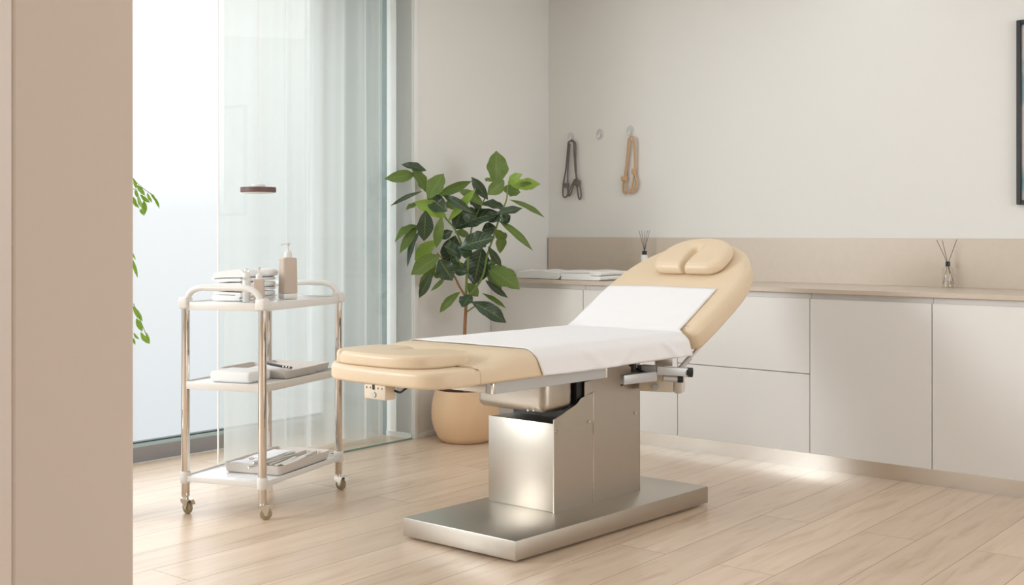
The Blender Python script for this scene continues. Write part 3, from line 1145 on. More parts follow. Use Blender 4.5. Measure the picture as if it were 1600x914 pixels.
def bbox(name, a0, a1, b0, b1, z0, z1, m, r=0.0, parent=None, seg=2):
    bm = bmesh.new()
    box(bm, B(a0, b0, z0), EA * (a1 - a0), EB * (b1 - b0), Z * (z1 - z0), r, seg)
    return obj(name, bm, m, parent or bed, angle=35)

bbox('base_plate', 0, 1.258, 0, .57, .010, .083, M['steel'], .003)
bbox('base_foot', .03, 1.19, .03, .54, 0.0, .010, M['black'])
# column: front cover and two side covers with the cut-out top edge
def side(px, py, b): # (a, z) of a pixel on the vertical plane b
    o = B(0, b, 0)
    P, t = on_line(px, o, EA)
    return t, zpix(py, P.y)
b_s = .175
top = [(860, 662.5), (864.5, 656), (878, 648), (892.6, 637.7), (901, 631.5), (904.5, 627), (907.5, 622.5), (912.6, 620), (925, 614)]
prof = [side(x, y, b_s) for x, y in top]
a_f = side(865.5, 802, b_s)[0]
a_m = side(927, 700, b_s)[0]
a_r = side(999.8, 765, b_s)[0]
bm = bmesh.new()
pts = [B(a_f, b_s, .083)] + [B(max(a, a_f), b_s, z) for a, z in prof] + [B(a_m - .004, b_s, side(925, 612, b_s)[1]), B(a_m - .004, b_s, .083)]
prism(bm, pts, EB * .004)
sp = obj('side_cover', bm, M['steel'], bed, smooth=False)
zt2 = side(948, 588, b_s)[1]
bm = bmesh.new()
pts = [B(a_m + .003, b_s, .083), B(a_m + .003, b_s, side(930, 611, b_s)[1]), B(side(913.5, 620, b_s)[0], b_s, side(913.5, 619.5, b_s)[1]), B(side(913.5, 597, b_s)[0], b_s, side(914, 597, b_s)[1]), B(side(949, 590, b_s)[0], b_s, zt2),
       B(side(949, 573, b_s)[0], b_s, .665), B(a_r, b_s, .665), B(a_r, b_s, .083)]
prism(bm, pts, EB * .004)
obj('side_cover', bm, M['steel'], bed, smooth=False)
b_f = .518
a_ff = .425
ztop = .439
bm = bmesh.new()
box(bm, B(a_f + .001, b_s + .001, .083), EB * (b_f - b_s), EA * .006, Z * (ztop - .083), .0025)
obj('front_cover', bm, M['steel'], bed)
bm = bmesh.new()
box(bm, B(a_f + .008, b_s + .005, .083), EA * (a_r - a_f - .012), EB * (b_f - b_s - .004), Z * (ztop - .087))
obj('column_core', bm, M['steel'], bed, smooth=False)
bm = bmesh.new()
box(bm, B(.585, b_s + .012, ztop - .004), EA * (a_r - .589), EB * (b_f - b_s - .01), Z * (.665 - ztop))
obj('lift_post_filler', bm, M['black'], bed, smooth=False)  # lift post, extended as a black filler that darkens the void past the shroud
bm = bmesh.new()
box(bm, B(a_r - .004, b_s, .083), EA * .004, EB * (b_f - b_s), Z * (.665 - .083))
obj('rear_cover', bm, M['steel'], bed, smooth=False)
# bright joint between the side covers
bm = bmesh.new()
box(bm, B(a_m - .0045, b_s - .0012, .083), EA * .008, EB * .002, Z * (side(927, 613, b_s)[1] - .083))
obj('cover_joint', bm, M['chrome'], bed, smooth=False)
# rivets
for (x, y) in ((868.5, 674.5), (920, 658.5), (992, 645)):
    a_, z_ = side(x, y, b_s)
    bm = bmesh.new()
    tube(bm, [B(a_, b_s, z_), B(a_, b_s - .004, z_)], .0068, 14)
    obj('rivet', bm, M['chrome'], bed)
# shroud under the foot half
bm = bmesh.new()
box(bm, B(.386, .186, .480), EA * .185, EB * .365, Z * .165, .035, 5)
sh = obj('lift_shroud', bm, M['steel'], bed)
for (x, y) in ((825, 641), (834, 641.5)):
    o0 = B(.385, 0, 0)
    P, t = on_line(x, o0, EB)
    bm = bmesh.new()
    tube(bm, [P + Z * zpix(y, P.y) + EA * .002, P + Z * zpix(y, P.y) - EA * .002], .0045, 10)
    obj('screw', bm, M['alu'], sh)
# frame under the mattress
def tray_frame():
    bm = bmesh.new()
    box(bm, B(-.15, .50, .634), EA * .655, EB * .03, Z * .037, .002)
    box(bm, B(-.15, .003, .634), EA * .03, EB * .497, Z * .037, .002)
    box(bm, B(.47, .003, .634), EA * .03, EB * .497, Z * .037, .002)
    return bm
obj('support_frame', tray_frame(), M['steel'], bed)
bm = bmesh.new()
box(bm, B(-.15, -.028, .632), EA * .655, EB * .03, Z * .041, .0012, 1)
obj('side_rail', bm, M['alu_light'], bed)
for aa in (-.152, .488):
    bm = bmesh.new()
    box(bm, B(aa, -.032, .632), EA * .012, EB * .012, Z * .041, .003)
    obj('rail_cap', bm, M['alu'], bed)
bbox('seat_board', -.30, .975, .02, .50, .671, .682, M['black'])
bbox('lift_arm', .10, .41, .22, .50, .60, .640, M['black'])

# upholstery -----------------------------------------------------
def ring_pad(outline, prof, mapf, cap=True):
    """outline: plan points; prof: (inset, height) pairs from the underside round to the top"""
    bm = bmesh.new()
    n = len(outline)
    P = [V((x, y, 0)) for x, y in outline]
    area_ = sum(P[i].x * P[(i + 1) % n].y - P[(i + 1) % n].x * P[i].y for i in range(n))
    if area_ < 0: P = P[::-1]
    N = []
    for i in range(n):
        t = (P[(i + 1) % n] - P[i - 1]).normalized()
        N.append(V((-t.y, t.x, 0)))
    rings = []
    for d, h in prof:
        rings.append([bm.verts.new(mapf(P[i].x + N[i].x * d, P[i].y + N[i].y * d, h)) for i in range(n)])
    for i in range(len(rings) - 1):
        A_, B_ = rings[i], rings[i + 1]
        for k in range(n):
            bm.faces.new([A_[k], A_[(k + 1) % n], B_[(k + 1) % n], B_[k]])
    f1 = bm.faces.new(rings[0][::-1])
    f2 = bm.faces.new(rings[-1])
    bmesh.ops.triangulate(bm, faces=[f1, f2])
    return bm

def round_prof(th, rt, rb, drop=0.0, n=6, sq=1.0):
    """height 0 = top; th thickness; rt top radius (rt, rt*sq), rb bottom radius"""
    pr_ = []
    for k in range(n + 1):
        an = math.pi / 2 * k / n
        pr_.append((rb * (1 - math.sin(an)), -th + rb * (1 - math.cos(an))))
    for k in range(n + 1):
        an = math.pi / 2 * k / n
        pr_.append((rt * (1 - math.cos(an)), -rt * sq * (1 - math.sin(an))))
    return pr_

BN, BF = -.082, .575
bcen, bhw = (BN + BF) / 2, (BF - BN) / 2
# foot section outline (superellipse end)
def end_curve(a_start, a_len, sign, ex, n=40, hw=bhw, cen=bcen):
    pts = []
    for k in range(n + 1):
        u = math.pi * k / n - math.pi / 2        # -90..90
        cx = math.cos(u); sy_ = math.sin(u)
        pts.append((a_start + sign * a_len * abs(cx) ** (2 / ex), cen + hw * math.copysign(abs(sy_) ** (2 / ex), sy_)))
    return pts
_fp = [(-.272, -.082), (-.315, -.086), (-.390, -.082), (-.445, -.058), (-.482, -.010), (-.492, .08), (-.492, .26), (-.482, .375),
       (-.462, .440), (-.420, .490), (-.345, .548), (-.272, .575)]
foot = [(v.x, v.y) for v in catmull([V((x, y, 0)) for x, y in _fp], 6)]
def mflat(z): return lambda a, b, h: B(a, b, z + h)
bm = ring_pad(foot, round_prof(.058, .018, .012), mflat(.738))
obj('foot_cushion', bm, M['leather'], bed, angle=60)
# seat: stadium from -.27 to hinge
def rrect(a0, a1, b0, b1, r, n=8):
    pts = []
    for (cx, cy, s) in ((a1 - r, b1 - r, 0), (a0 + r, b1 - r, 1), (a0 + r, b0 + r, 2), (a1 - r, b0 + r, 3)):
        for k in range(n + 1):
            an = math.pi / 2 * (s + k / n)
            pts.append((cx + r * math.cos(an), cy + r * math.sin(an)))
    return pts
def loft_seat():
    bm = bmesh.new()
    RT, SQ, RB, TH = .055, .75, .014, .10
    sec = []
    for k in range(7):
        an = math.pi / 2 * k / 6
        sec.append((BF - RB * (1 - math.sin(an)), -TH + RB * (1 - math.cos(an)), 0))
    for k in range(9):
        an = math.pi / 2 * k / 8
        sec.append((BF - RT * (1 - math.cos(an)), -RT * SQ * (1 - math.sin(an)), 1))
    for k in range(1, 16):
        sec.append((BF - RT + (BN + RT - BF + RT) * k / 16, 0, 1))
    for k in range(9):
        an = math.pi / 2 * (1 - k / 8)
        sec.append((BN + RT * (1 - math.cos(an)), -RT * SQ * (1 - math.sin(an)), 1))
    for k in range(7):
        an = math.pi / 2 * (1 - k / 6)
        sec.append((BN + RB * (1 - math.sin(an)), -TH + RB * (1 - math.cos(an)), 0))
    A0, A1 = -.27, .995
    st = [A0, A0 + .002, A0 + .006, A0 + .013] + [A0 + .013 + (A1 - .03 - A0 - .013) * k / 40 for k in range(1, 41)] + [A1 - .018, A1 - .009, A1 - .003, A1]
    rings = []
    for a_ in st:
        e0 = a_ - A0; e1 = A1 - a_
        sh = 0
        if e0 < .013: sh = .007 * (1 - math.sqrt(max(0, 1 - (1 - e0 / .013) ** 2)))
        if e1 < .03: sh = .03 * (1 - math.sqrt(max(0, 1 - (1 - e1 / .03) ** 2)))
        k = max(0.0, min(1.0, (-.03 - a_) / .24)); k = k * k * (3 - 2 * k)
        ring = []
        for b, h, up in sec:
            if up: h = h - k * .036 * (h + TH - .02) / (TH - .02) if h > -TH + .02 else h
            b = bcen + (b - bcen) * (1 - sh / bhw)
            zc = -TH / 2
            h = zc + (h - zc) * (1 - sh / (TH / 2))
            ring.append(bm.verts.new(B(a_, b, .78 + h)))
        rings.append(ring)
    m_ = len(sec)
    for A_, B_ in zip(rings[:-1], rings[1:]):
        for k in range(m_): bm.faces.new([A_[k], A_[(k + 1) % m_], B_[(k + 1) % m_], B_[k]])
    bm.faces.new(rings[0][::-1]); bm.faces.new(rings[-1])
    return bm
seat = obj('seat_cushion', loft_seat(), M['leather'], bed, angle=60)
# horseshoe pads: a rounded block with a soft groove running in from its open side
def groove_pad(a_end, a_open, b0, b1, th, rt, rb, ex, mapf, grooves, z0=0.0):
    hw, cen = (b1 - b0) / 2, (b0 + b1) / 2
    sgn = 1 if a_open > a_end else -1
    mid = a_end + (a_open - a_end) * .58
    pts = []
    n = 60
    L_ = mid - a_end
    for k in range(n + 1):
        u = math.pi * k / n - math.pi / 2
        pts.append((mid - L_ * abs(math.cos(u)) ** (2 / ex), cen + hw * math.copysign(abs(math.sin(u)) ** (2 / ex), math.sin(u))))
    r = abs(a_open - a_end) * .26
    for k in range(9):
        an = math.pi / 2 * k / 8
        pts.append((a_open - sgn * r + sgn * r * math.sin(an), b1 - r + r * math.cos(an)))
    for k in range(1, 60):
        pts.append((a_open, b1 - r + (b0 - b1 + 2 * r) * k / 60))
    for k in range(9):
        an = math.pi / 2 * (1 - k / 8)
        pts.append((a_open - sgn * r + sgn * r * math.sin(an), b0 + r - r * math.cos(an)))
    bm = bmesh.new()
    n = len(pts)
    P = [V((x, y, 0)) for x, y in pts]
    if sum(P[i].x * P[(i + 1) % n].y - P[(i + 1) % n].x * P[i].y for i in range(n)) < 0: P = P[::-1]
    # pull the rim in where a groove meets it
    def gdepth(x, y):
        d = 0.0
        for (xa, ya, xb, yb, wa, wb, da, db) in grooves:
            vx, vy = xb - xa, yb - ya
            t = ((x - xa) * vx + (y - ya) * vy) / (vx * vx + vy * vy)
            tc = max(-.2, min(1, t))
            dist = math.hypot(x - xa - vx * tc, y - ya - vy * tc)
            tt = max(0, tc)
            w_ = wa + (wb - wa) * tt
            d = max(d, (da + (db - da) * tt) * math.exp(-(dist / w_) ** 2))
        return d
    cenp = sum(P, V((0, 0, 0))) / n
    N = []
    for i in range(n):
        t = (P[(i + 1) % n] - P[i - 1]).normalized()
        N.append(V((-t.y, t.x, 0)))
    rings = []
    def put(x, y, h):
        g = gdepth(x, y)
        k = max(0, (h + th) / th)
        return bm.verts.new(mapf(x, y, z0 + h - g * k))
    for d, h in round_prof(th, rt, rb, n=8, sq=.9):
        ring = []
        for i in range(n):
            g = gdepth(P[i].x, P[i].y)
            q_ = P[i] + N[i] * (d + g * .35)
            ring.append(put(q_.x, q_.y, h))
        rings.append(ring)
    last = [P[i] + N[i] * (rt + gdepth(P[i].x, P[i].y) * .35) for i in range(n)]
    M_ = 16
    for m in range(1, M_):
        sc_ = 1 - m / M_
        rings.append([put(cenp.x + (q_.x - cenp.x) * sc_, cenp.y + (q_.y - cenp.y) * sc_, .003 * (1 - sc_)) for q_ in last])
    c_ = put(cenp.x, cenp.y, .003)
    for i in range(len(rings) - 1):
        A_, B_ = rings[i], rings[i + 1]
        for k in range(n):
            bm.faces.new([A_[k], A_[(k + 1) % n], B_[(k + 1) % n], B_[k]])
    for k in range(n): bm.faces.new([rings[-1][k], rings[-1][(k + 1) % n], c_])
    bmesh.ops.triangulate(bm, faces=[bm.faces.new(rings[0][::-1])])
    return bm
bm = groove_pad(-.474, -.18, .016, .487, .046, .017, .010, 3.2, lambda a, b, h: B(a, b, .784 + h),
                [(-.17, .262, -.30, .262, .045, .018, .034, .012), (-.49, .425, -.43, .40, .006, .006, .040, .010)])
obj('calf_cushion', bm, M['leather'], bed, angle=60)
# backrest
bk = end_curve(.33, .44, 1, 2.25, 48, hw=.342, cen=.228)
pts = []
pts += [(.012, .232 - .300), (.035, .228 - .330), (.16, .228 - .339)] + bk + [(.16, .228 + .339), (.035, .228 + .330), (.012, .232 + .300), (0.0, .232 + .15), (0.0, .232), (0.0, .232 - .15)]
bm = ring_pad(pts, round_prof(.105, .045, .030, n=8, sq=.8), BK)
obj('backrest', bm, M['leather'], bed, angle=60)
# head cushion
bm = groove_pad(.708, .445, .012, .368, .060, .034, .024, 2.2, BK,
                [(.435, .192, .600, .200, .0075, .022, .052, .036)], .060)
obj('head_cushion', bm, M['leather'], bed, angle=60)
# backrest board and gas strut
bm = bmesh.new()
box(bm, BK(.05, .03, -.118), BK_T * .5, EB * .42, BK_N * .013)
obj('backrest_board', bm, M['black'], bed, smooth=False)
bm = bmesh.new()
s0_ = B(.93, .0, .655); s1_ = BK(.17, .0, -.11)
s0_ = at(1062, 577, B(.90, .0, 0).y + .05); s1_ = at(1090, 545, BK(.14, 0, 0).y)
tube(bm, [s0_, s0_.lerp(s1_, .55)], .0115, 14)
obj('strut_cylinder', bm, M['alu_light'], bed)
bm = bmesh.new()
tube(bm, [s0_.lerp(s1_, .5), s1_.lerp(s0_, -.25)], .0080, 14)
obj('strut_rod', bm, M['alu'], bed)
# clamp arms at the hinge (near side)
def armbar(name, p0, p1, h, wdt, m, r=.004):
    bm = bmesh.new()
    d = (p1 - p0)
    sdir = V((d.y, -d.x, 0)).normalized() * wdt
    box(bm, p0 - sdir / 2 - Z * h / 2, d, sdir, Z * h, r)
    return obj(name, bm, m, bed, angle=35)
yA = B(.86, -.02, 0).y
q = lambda x, y, dy=0: at(x, y, yA + dy)
armbar('clamp_arm', q(972, 593.5, -.10), q(1024, 587.5, .0), .040, .026, M['alu_light'])
armbar('clamp_arm', q(1025, 578.5, .0), q(1074, 581.5, .02), .036, .030, M['alu_light'])
armbar('clamp_block', q(1003, 576.5, .02), q(1026, 578.5, .0), .038, .034, M['greyplastic'])
for nm, (x0, y0, x1, y1), rr_ in (('end_cap', (1072, 581.5, 1082, 582), .0200), ('end_cap', (1058, 592.5, 1067, 592.5), .0145)):
    bm = bmesh.new()
    tube(bm, [q(x0, y0, .02), q(x1, y1, .02)], rr_, 20)
    obj(nm, bm, M['black'], bed, label='black round end cap')
bm = bmesh.new()
tube(bm, [q(1036, 590.5, .02), q(1059, 592.5, .02)], .0138, 20)
obj('clamp_tube', bm, M['alu_light'], bed)
bm = bmesh.new()
tube(bm, [q(984, 570, .06), q(1000, 580, .0), q(1020, 586, .0)], .006, 10)
obj('cable', bm, M['black'], bed)
bm = bmesh.new()
tube(bm, [q(970, 602, -.10), q(990, 598, -.06), q(1010, 590, -.02), q(1026, 586, 0)], .003, 8)
obj('cable', bm, M['black'], bed)
for (x, y) in ((990, 573), (1000, 575)):
    bm = bmesh.new()
    tube(bm, [q(x, y - 5, .02), q(x, y + 8, .02)], .012, 16)
    obj('knob', bm, M['black'], bed)
bm = bmesh.new()
box(bm, q(996, 566, .05), V((.05, .02, 0)), V((-.02, .05, 0)), Z * .02, .002)
obj('hinge_bracket', bm, M['alu'], bed)
bm = bmesh.new()
box(bm, q(1025, 572, .09), V((.07, .0, 0)), V((0, .05, 0)), Z * .06, .002)
obj('hinge_bracket', bm, M['steel'], bed)
# control box with round knob at the head end
yC = B(1.02, .25, 0).y
bm = bmesh.new()
pxs = [(998, 585), (1052, 585), (1066, 592), (1066, 612), (1063, 614), (1050, 613), (1005, 610), (998, 608)]
yC = B(.98, .10, 0).y
P1 = at(998, 609, yC); P2 = at(1052, 613.5, yC - .05)
dd = P2 - P1; dd.z = 0
nrm = V((-dd.y, dd.x, 0)).normalized()
box(bm, V((P1.x, P1.y, zpix(611, yC))), dd, nrm * .07, Z * .085, .006)
cb = obj('control_box', bm, M['cream_box'], bed)
bm = bmesh.new()
P3 = at(1052, 613, yC - .05)
box(bm, V((P3.x, P3.y, zpix(612.5, yC))), dd.normalized() * .038, nrm * .07, Z * .095, .010)
obj('side_cap', bm, M['tray'], cb)
bm = bmesh.new()
kq = P1.lerp(P2, .5); kq.z = zpix(603, yC)
tube(bm, [kq - nrm * -.001, kq - nrm * .010], .013, 20)
obj('knob', bm, M['alu_light'], cb)

# power socket box below the foot end
sb = B(-.478, .155, .628)
bm = bmesh.new()
box(bm, sb, EB * .105, EA * .05, Z * .054, .005)
so = obj('socket_box', bm, M['cream_box'], bed)
def slot(b, z, w_, h_, m=None, name='socket_slot'):
    bm = bmesh.new()
    box(bm, B(-.4795, b, z), EB * w_, EA * .003, Z * h_, .0005, 1)
    obj(name, bm, m or M['black'], so)
for cb_ in (.180, .236):
    slot(cb_ - .011, .665, .003, .006); slot(cb_ + .008, .664, .003, .007)
slot(.206, .662, .012, .017, M['black'], 'rocker_switch')
bm = bmesh.new()
tube(bm, [B(-.479, .209, .645), B(-.482, .209, .645)], .0095, 20)
obj('key_switch', bm, M['alu_light'], so)
slot(.207, .642, .003, .007)
bm = bmesh.new()
tube(bm, catmull([B(-.44, .150, .66), B(-.435, .13, .655), B(-.43, .11, .668), B(-.42, .095, .682)], 5), .004, 8)
obj('cable', bm, M['black'], so)

# ------------------------------------------------------------------ sheet
def sheet():
    bm = bmesh.new()
    # section across at seat: list of (b, z offset from .78) walking from far edge over the top and down the near side
    def sect():
        out = []
        eps = .0045
        R_ = .055; sqq = .75
        for k in range(4):            # little drop at the far side
            an = math.pi / 2 * (k / 4)
            out.append((BF - R_ + R_ * math.cos(an) + eps * math.cos(an), -R_ * sqq * (1 - math.sin(an)) + eps * math.sin(an)))
        nb = 22
        for k in range(nb + 1):
            out.append((BF - R_ + (BN + R_ - BF + R_) * k / nb, eps))
        for k in range(1, 9):
            an = math.pi / 2 * (k / 8)
            out.append((BN + R_ - (R_ + eps) * math.sin(an), -R_ * sqq * (1 - math.cos(an)) + eps * math.cos(an)))
        for k in range(1, 8):
            out.append((BN - eps - .003 * (k / 7), -R_ * sqq - (.052) * k / 7))
        return out
    sc_ = sect()
    ntop = 4 + 23 + 3
    AS = [i / 60 for i in range(61)]
    a0, a1 = .012, .975
    rows = []
    for t in AS:
        a_ = a0 + (a1 - a0) * t
        row = []
        for j, (b, h) in enumerate(sc_):
            side_ = max(0, j - 31) / (len(sc_) - 32) if j > 31 else 0
            wr = .0035 * math.sin(a_ * 9 + b * 7) * math.sin(b * 13 + 1)
            wr += .0030 * math.sin(a_ * 31 + side_ * 2.2)  * side_
            aa = a_
            # slanting foot-end hem on the side drop, uneven lower hem
            if t < .15: aa += side_ * .035 * (1 - t / .15)
            if t > .9: aa += side_ * .028 * (t - .9) / .1
            hh = h - side_ * (.004 * math.sin(a_ * 5.2) + .012 * max(0, (t - .55)))
            fold = 0
            if side_ > 0:
                d_ = (a_ - .79 + side_ * -.10)
                fold = .009 * math.exp(-(d_ / .018) ** 2)
                d2 = (a_ - .60 + side_ * .12)
                fold += .007 * math.exp(-(d2 / .025) ** 2) + .006 * math.exp(-((a_ - .30 - side_ * .1) / .03) ** 2)
            bb = b - (abs(wr) + fold) * (1 if side_ > 0 else 0)
            row.append(bm.verts.new(B(aa, bb, .78 + hh + (abs(wr) * .4 if side_ == 0 else 0))))
        rows.append(row)
    for i in range(len(rows) - 1):
        for j in range(len(sc_) - 1):
            bm.faces.new([rows[i][j], rows[i + 1][j], rows[i + 1][j + 1], rows[i][j + 1]])
    # up the backrest, not hanging over its sides
    prev = rows[-1][:ntop]
    nB = 20
    bN, bFr = -.035, .545
    for i in range(1, nB + 1):
        t = -.004 + .345 * i / nB
        cur = []
        for j in range(ntop):
            u = j / (ntop - 1)
            b = bFr + (bN - bFr) * u
            e = min(b - (-.103), .567 - b)
            hh = .005
            if e < .045:
                x_ = 1 - e / .045
                hh = .005 - .036 * (1 - math.sqrt(max(0, 1 - min(1, x_) ** 2)))
            w_ = .0015 * math.sin(t * 23 + b * 9)
            cur.append(bm.verts.new(BK(t + .006 * math.sin(u * 3.1) * (i / nB), b, hh + abs(w_) + .004 * math.exp(-(t / .03) ** 2))))
        for j in range(ntop - 1):
            bm.faces.new([prev[j], cur[j], cur[j + 1], prev[j + 1]])
        prev = cur
    return bm
o = obj('bed_sheet', sheet(), M['sheet'], angle=180)
sm = o.modifiers.new('thick', 'SOLIDIFY'); sm.thickness = 0.0022; sm.offset = 1
tag(o, 'white cloth sheet spread over the seat and backrest of the bed', 'sheet')

# ------------------------------------------------------------------ trolley
TN = V((-1.0434, 4.896, 0)); TPx = V((-.942, .335, 0)); TQ = V((.365, .931, 0))
PW, QL = .379, .633
def T(p, q_, z): return TN + TPx * p + TQ * q_ + Z * z
tro = empty('trolley', T(PW / 2, QL / 2, 0), 'white three-tier service trolley with chrome legs on castors', 'trolley')
def plate(p0, p1, q0, q1, z0, z1, r):
    bm = bmesh.new()
    box(bm, T(p0, q0, z0), TPx * (p1 - p0), TQ * (q1 - q0), Z * (z1 - z0), r)
    return bm
for (zs, th) in ((.900, .027), (.560, .026), (.1545, .017)):
    bm = plate(-.006, PW + .006, -.006, QL + .006, zs - th, zs, .002)
    sh_ = obj('shelf', bm, M['shelf'], tro)
    bm = bmesh.new()      # raised rim
    e_ = .008
    for (p0, p1, q0, q1) in ((-.012, PW + .012, -.013, -.006), (-.012, PW + .012, QL + .006, QL + .013), (-.013, -.006, -.006, QL + .006), (PW + .006, PW + .013, -.006, QL + .006)):
        box(bm, T(p0, q0, zs - th - .001), TPx * (p1 - p0), TQ * (q1 - q0), Z * (th + .007), .002)
    obj('rim', bm, M['plastic'], sh_)
legs = [(0, 0), (PW, 0), (0, QL), (PW, QL)]
for (p, q_) in legs:
    bm = bmesh.new()
    P = T(p, q_, 0)
    lathe(bm, P + Z * .072, [(.0165, 0), (.018, .002), (.018, .815)], 24)
    obj('leg', bm, M['chrome'], tro)
    bm = bmesh.new()
    box(bm, T(p - .0235, q_ - .0235, .876), TPx * .047, TQ * .047, Z * .049, .008, 3)
    obj('corner_block', bm, M['plastic'], tro)
    bm = bmesh.new()
    lathe(bm, P + Z * .129, [(.021, 0), (.0225, .003), (.0225, .046), (.021, .049)], 24)
    sx_ = 1 if p == 0 else -1; sy_ = 1 if q_ == 0 else -1
    obj('collar', bm, M['plastic'], tro)
# handles over the short ends
for q_ in (0.0, QL):
    pts = [T(.012, q_, .912), T(.018, q_, .935), T(.040, q_, .956), T(.075, q_, .966), T(.12, q_, .967), T(PW - .12, q_, .967), T(PW - .075, q_, .966), T(PW - .040, q_, .956), T(PW - .018, q_, .935), T(PW - .012, q_, .912)]
    bm = bmesh.new()
    tube(bm, catmull(pts, 5), .0135, 14)
    obj('handle', bm, M['plastic'], tro)
# castors
def castor(p, q_, yaw):
    P = T(p, q_, 0)
    d = V((math.cos(yaw), math.sin(yaw), 0)); s = V((-d.y, d.x, 0))
    c_ = P + d * .014 + Z * .0255
    bm = bmesh.new()
    tube(bm, [c_ - s * .008, c_ - s * .0065, c_ + s * .0065, c_ + s * .008], [.0235, .0255, .0255, .0235], 28)
    wh = obj('castor', bm, M['wheel'], tro)
    bm = bmesh.new()
    # fork: two cheeks and a bridge
    for sg in (-1, 1):
        o_ = c_ + s * (sg * .0125)
        pts = [o_ - d * .006 - Z * .006, o_ + d * .005 - Z * .006, o_ + d * .010 + Z * .014, o_ + d * .016 + Z * .036, o_ - d * .030 + Z * .036, o_ - d * .030 + Z * .022, o_ - d * .016 + Z * .014]
        prism(bm, [x - s * .001 for x in pts], s * .002)
    box(bm, c_ - d * .030 - s * .0135 + Z * .034, d * .050, s * .027, Z * .004, .001, 1)
    tube(bm, [P + Z * .060, P + Z * .073], .013, 14)
    tube(bm, [c_ - s * .015, c_ + s * .015], .004, 10)
    obj('fork', bm, M['alu'], wh)
    bm = bmesh.new()
    pts = [c_ + d * .014 + Z * .038, c_ + d * .030 + Z * .034, c_ + d * .040 + Z * .018]
    for a_, b_ in zip(pts[:-1], pts[1:]):
        box(bm, a_ - s * .009, (b_ - a_), s * .018, Z * .002)
    obj('brake_lever', bm, M['alu'], wh, smooth=False)
castor(0, 0, math.radians(20))
castor(PW, 0, math.radians(-35))
castor(0, QL, math.radians(-30))
castor(PW, QL, math.radians(-50))

# ------------------------------------------------------------------ things on the trolley
# towels, a stack of three
lab = ['white folded towel at the bottom of the trolley stack', 'white folded towel in the middle of the trolley stack', 'thick white folded towel on top of the trolley stack']
zz = .9012
for i in range(3):
    th = (.040, .040, .055)[i]
    bm = folded_towel(T(.215, .165 + .004 * i, zz), TPx * .150, TQ * .275, th - .001, (3, 3, 3)[i], 20 + i, .002 + .002 * (i == 2), .25 * (i == 2), False)
    o = obj('folded_towel', bm, M['towel'])
    tag(o, lab[i], 'towel', 'white towels stacked on the trolley')
    zz += th + .0015

def pump_bottle(base, w_, d_, h_, yaw, label, m, nozzle_dir, scale=1.0, whitebase=0.0):
    root = empty('pump_bottle', base, label, 'bottle')
    d = V((math.cos(yaw), math.sin(yaw), 0)); s = V((-d.y, d.x, 0))
    bm = bmesh.new()
    z0 = whitebase
    def ring(k, z):
        return [bm.verts.new(base + d * (x * w_ / 2 * k) + s * (y * d_ / 2 * k) + Z * z) for x, y in ((-1, -.82), (-.82, -1), (.82, -1), (1, -.82), (1, .82), (.82, 1), (-.82, 1), (-1, .82))]
    rs = [ring(.97, z0 + .0003), ring(1.0, z0 + .003), ring(.93, h_ - .004), ring(.80, h_)]
    for A_, B_ in zip(rs[:-1], rs[1:]):
        for k in range(8): bm.faces.new([A_[k], A_[(k + 1) % 8], B_[(k + 1) % 8], B_[k]])
    bm.faces.new(rs[0][::-1]); bm.faces.new(rs[-1])
    obj('bottle', bm, m, root, angle=20)
    if whitebase:
        bm = bmesh.new()
        box(bm, base - d * w_ / 2 * .98 - s * d_ / 2 * .98 + Z * .0003, d * w_ * .98, s * d_ * .98, Z * whitebase, .003)
        obj('base_band', bm, M['plastic'], root, label='white band at the foot')
    bm = bmesh.new()
    rc = .0175 * scale
    lathe(bm, base + Z * (h_ + .0003), [(rc, 0), (rc, .018 * scale), (rc * .85, .024 * scale), (rc * .35, .030 * scale), (.0045 * scale, .033 * scale)], 24)
    obj('collar', bm, M['plastic'], root)
    bm = bmesh.new()
    zz_ = h_ + .033 * scale
    tube(bm, [base + Z * zz_, base + Z * (zz_ + .020 * scale)], .0035 * scale, 10)
    tube(bm, [base + Z * (zz_ + .018 * scale), base + Z * (zz_ + .034 * scale)], [.006 * scale, .011 * scale], 14)
    n_ = V(nozzle_dir).normalized()
    tube(bm, [base + Z * (zz_ + .030 * scale), base + n_ * .026 * scale + Z * (zz_ + .030 * scale), base + n_ * .032 * scale + Z * (zz_ + .024 * scale)], [.005 * scale, .004 * scale, .003 * scale], 10)
    obj('pump_head', bm, M['plastic'], root)
pump_bottle(T(.135, .415, .9008), .070, .062, .187, math.radians(36), 'tall taupe pump bottle with white pump on the trolley top', M['brown_bottle'], (-1, -.1, 0), 1.0, .026)
pump_bottle(T(.098, .125, .9008), .047, .032, .100, math.radians(4), 'short taupe pump bottle with white pump behind the trolley handle', M['brown_bottle'], (-.2, 1, 0), .78)
# small clear bottle
sbp = T(.158, .122, .9008)
root = empty('spray_bottle', sbp, 'small clear cylindrical bottle with white cap before the towel stack', 'bottle')
bm = bmesh.new()
lathe(bm, sbp, [(.0195, 0), (.0205, .003), (.0205, .098), (.018, .103), (.012, .105)], 28)
obj('bottle', bm, M['bottle_glass'], root)
bm = bmesh.new()
lathe(bm, sbp + Z * .003, [(.0165, 0), (.0168, .092)], 24)
obj('lotion', bm, M['frosted'], root)
bm = bmesh.new()
lathe(bm, sbp + Z * .1055, [(.0165, 0), (.0165, .018), (.014, .022)], 24)
obj('cap', bm, M['plastic'], root)
bm = bmesh.new()
cc = sbp + Z * .1365
tube(bm, [cc + V((.009 * math.cos(t * .5236), 0, .009 * math.sin(t * .5236))) for t in range(12)], .0012, 6, closed=True)
obj('ring', bm, M['chrome'], root)

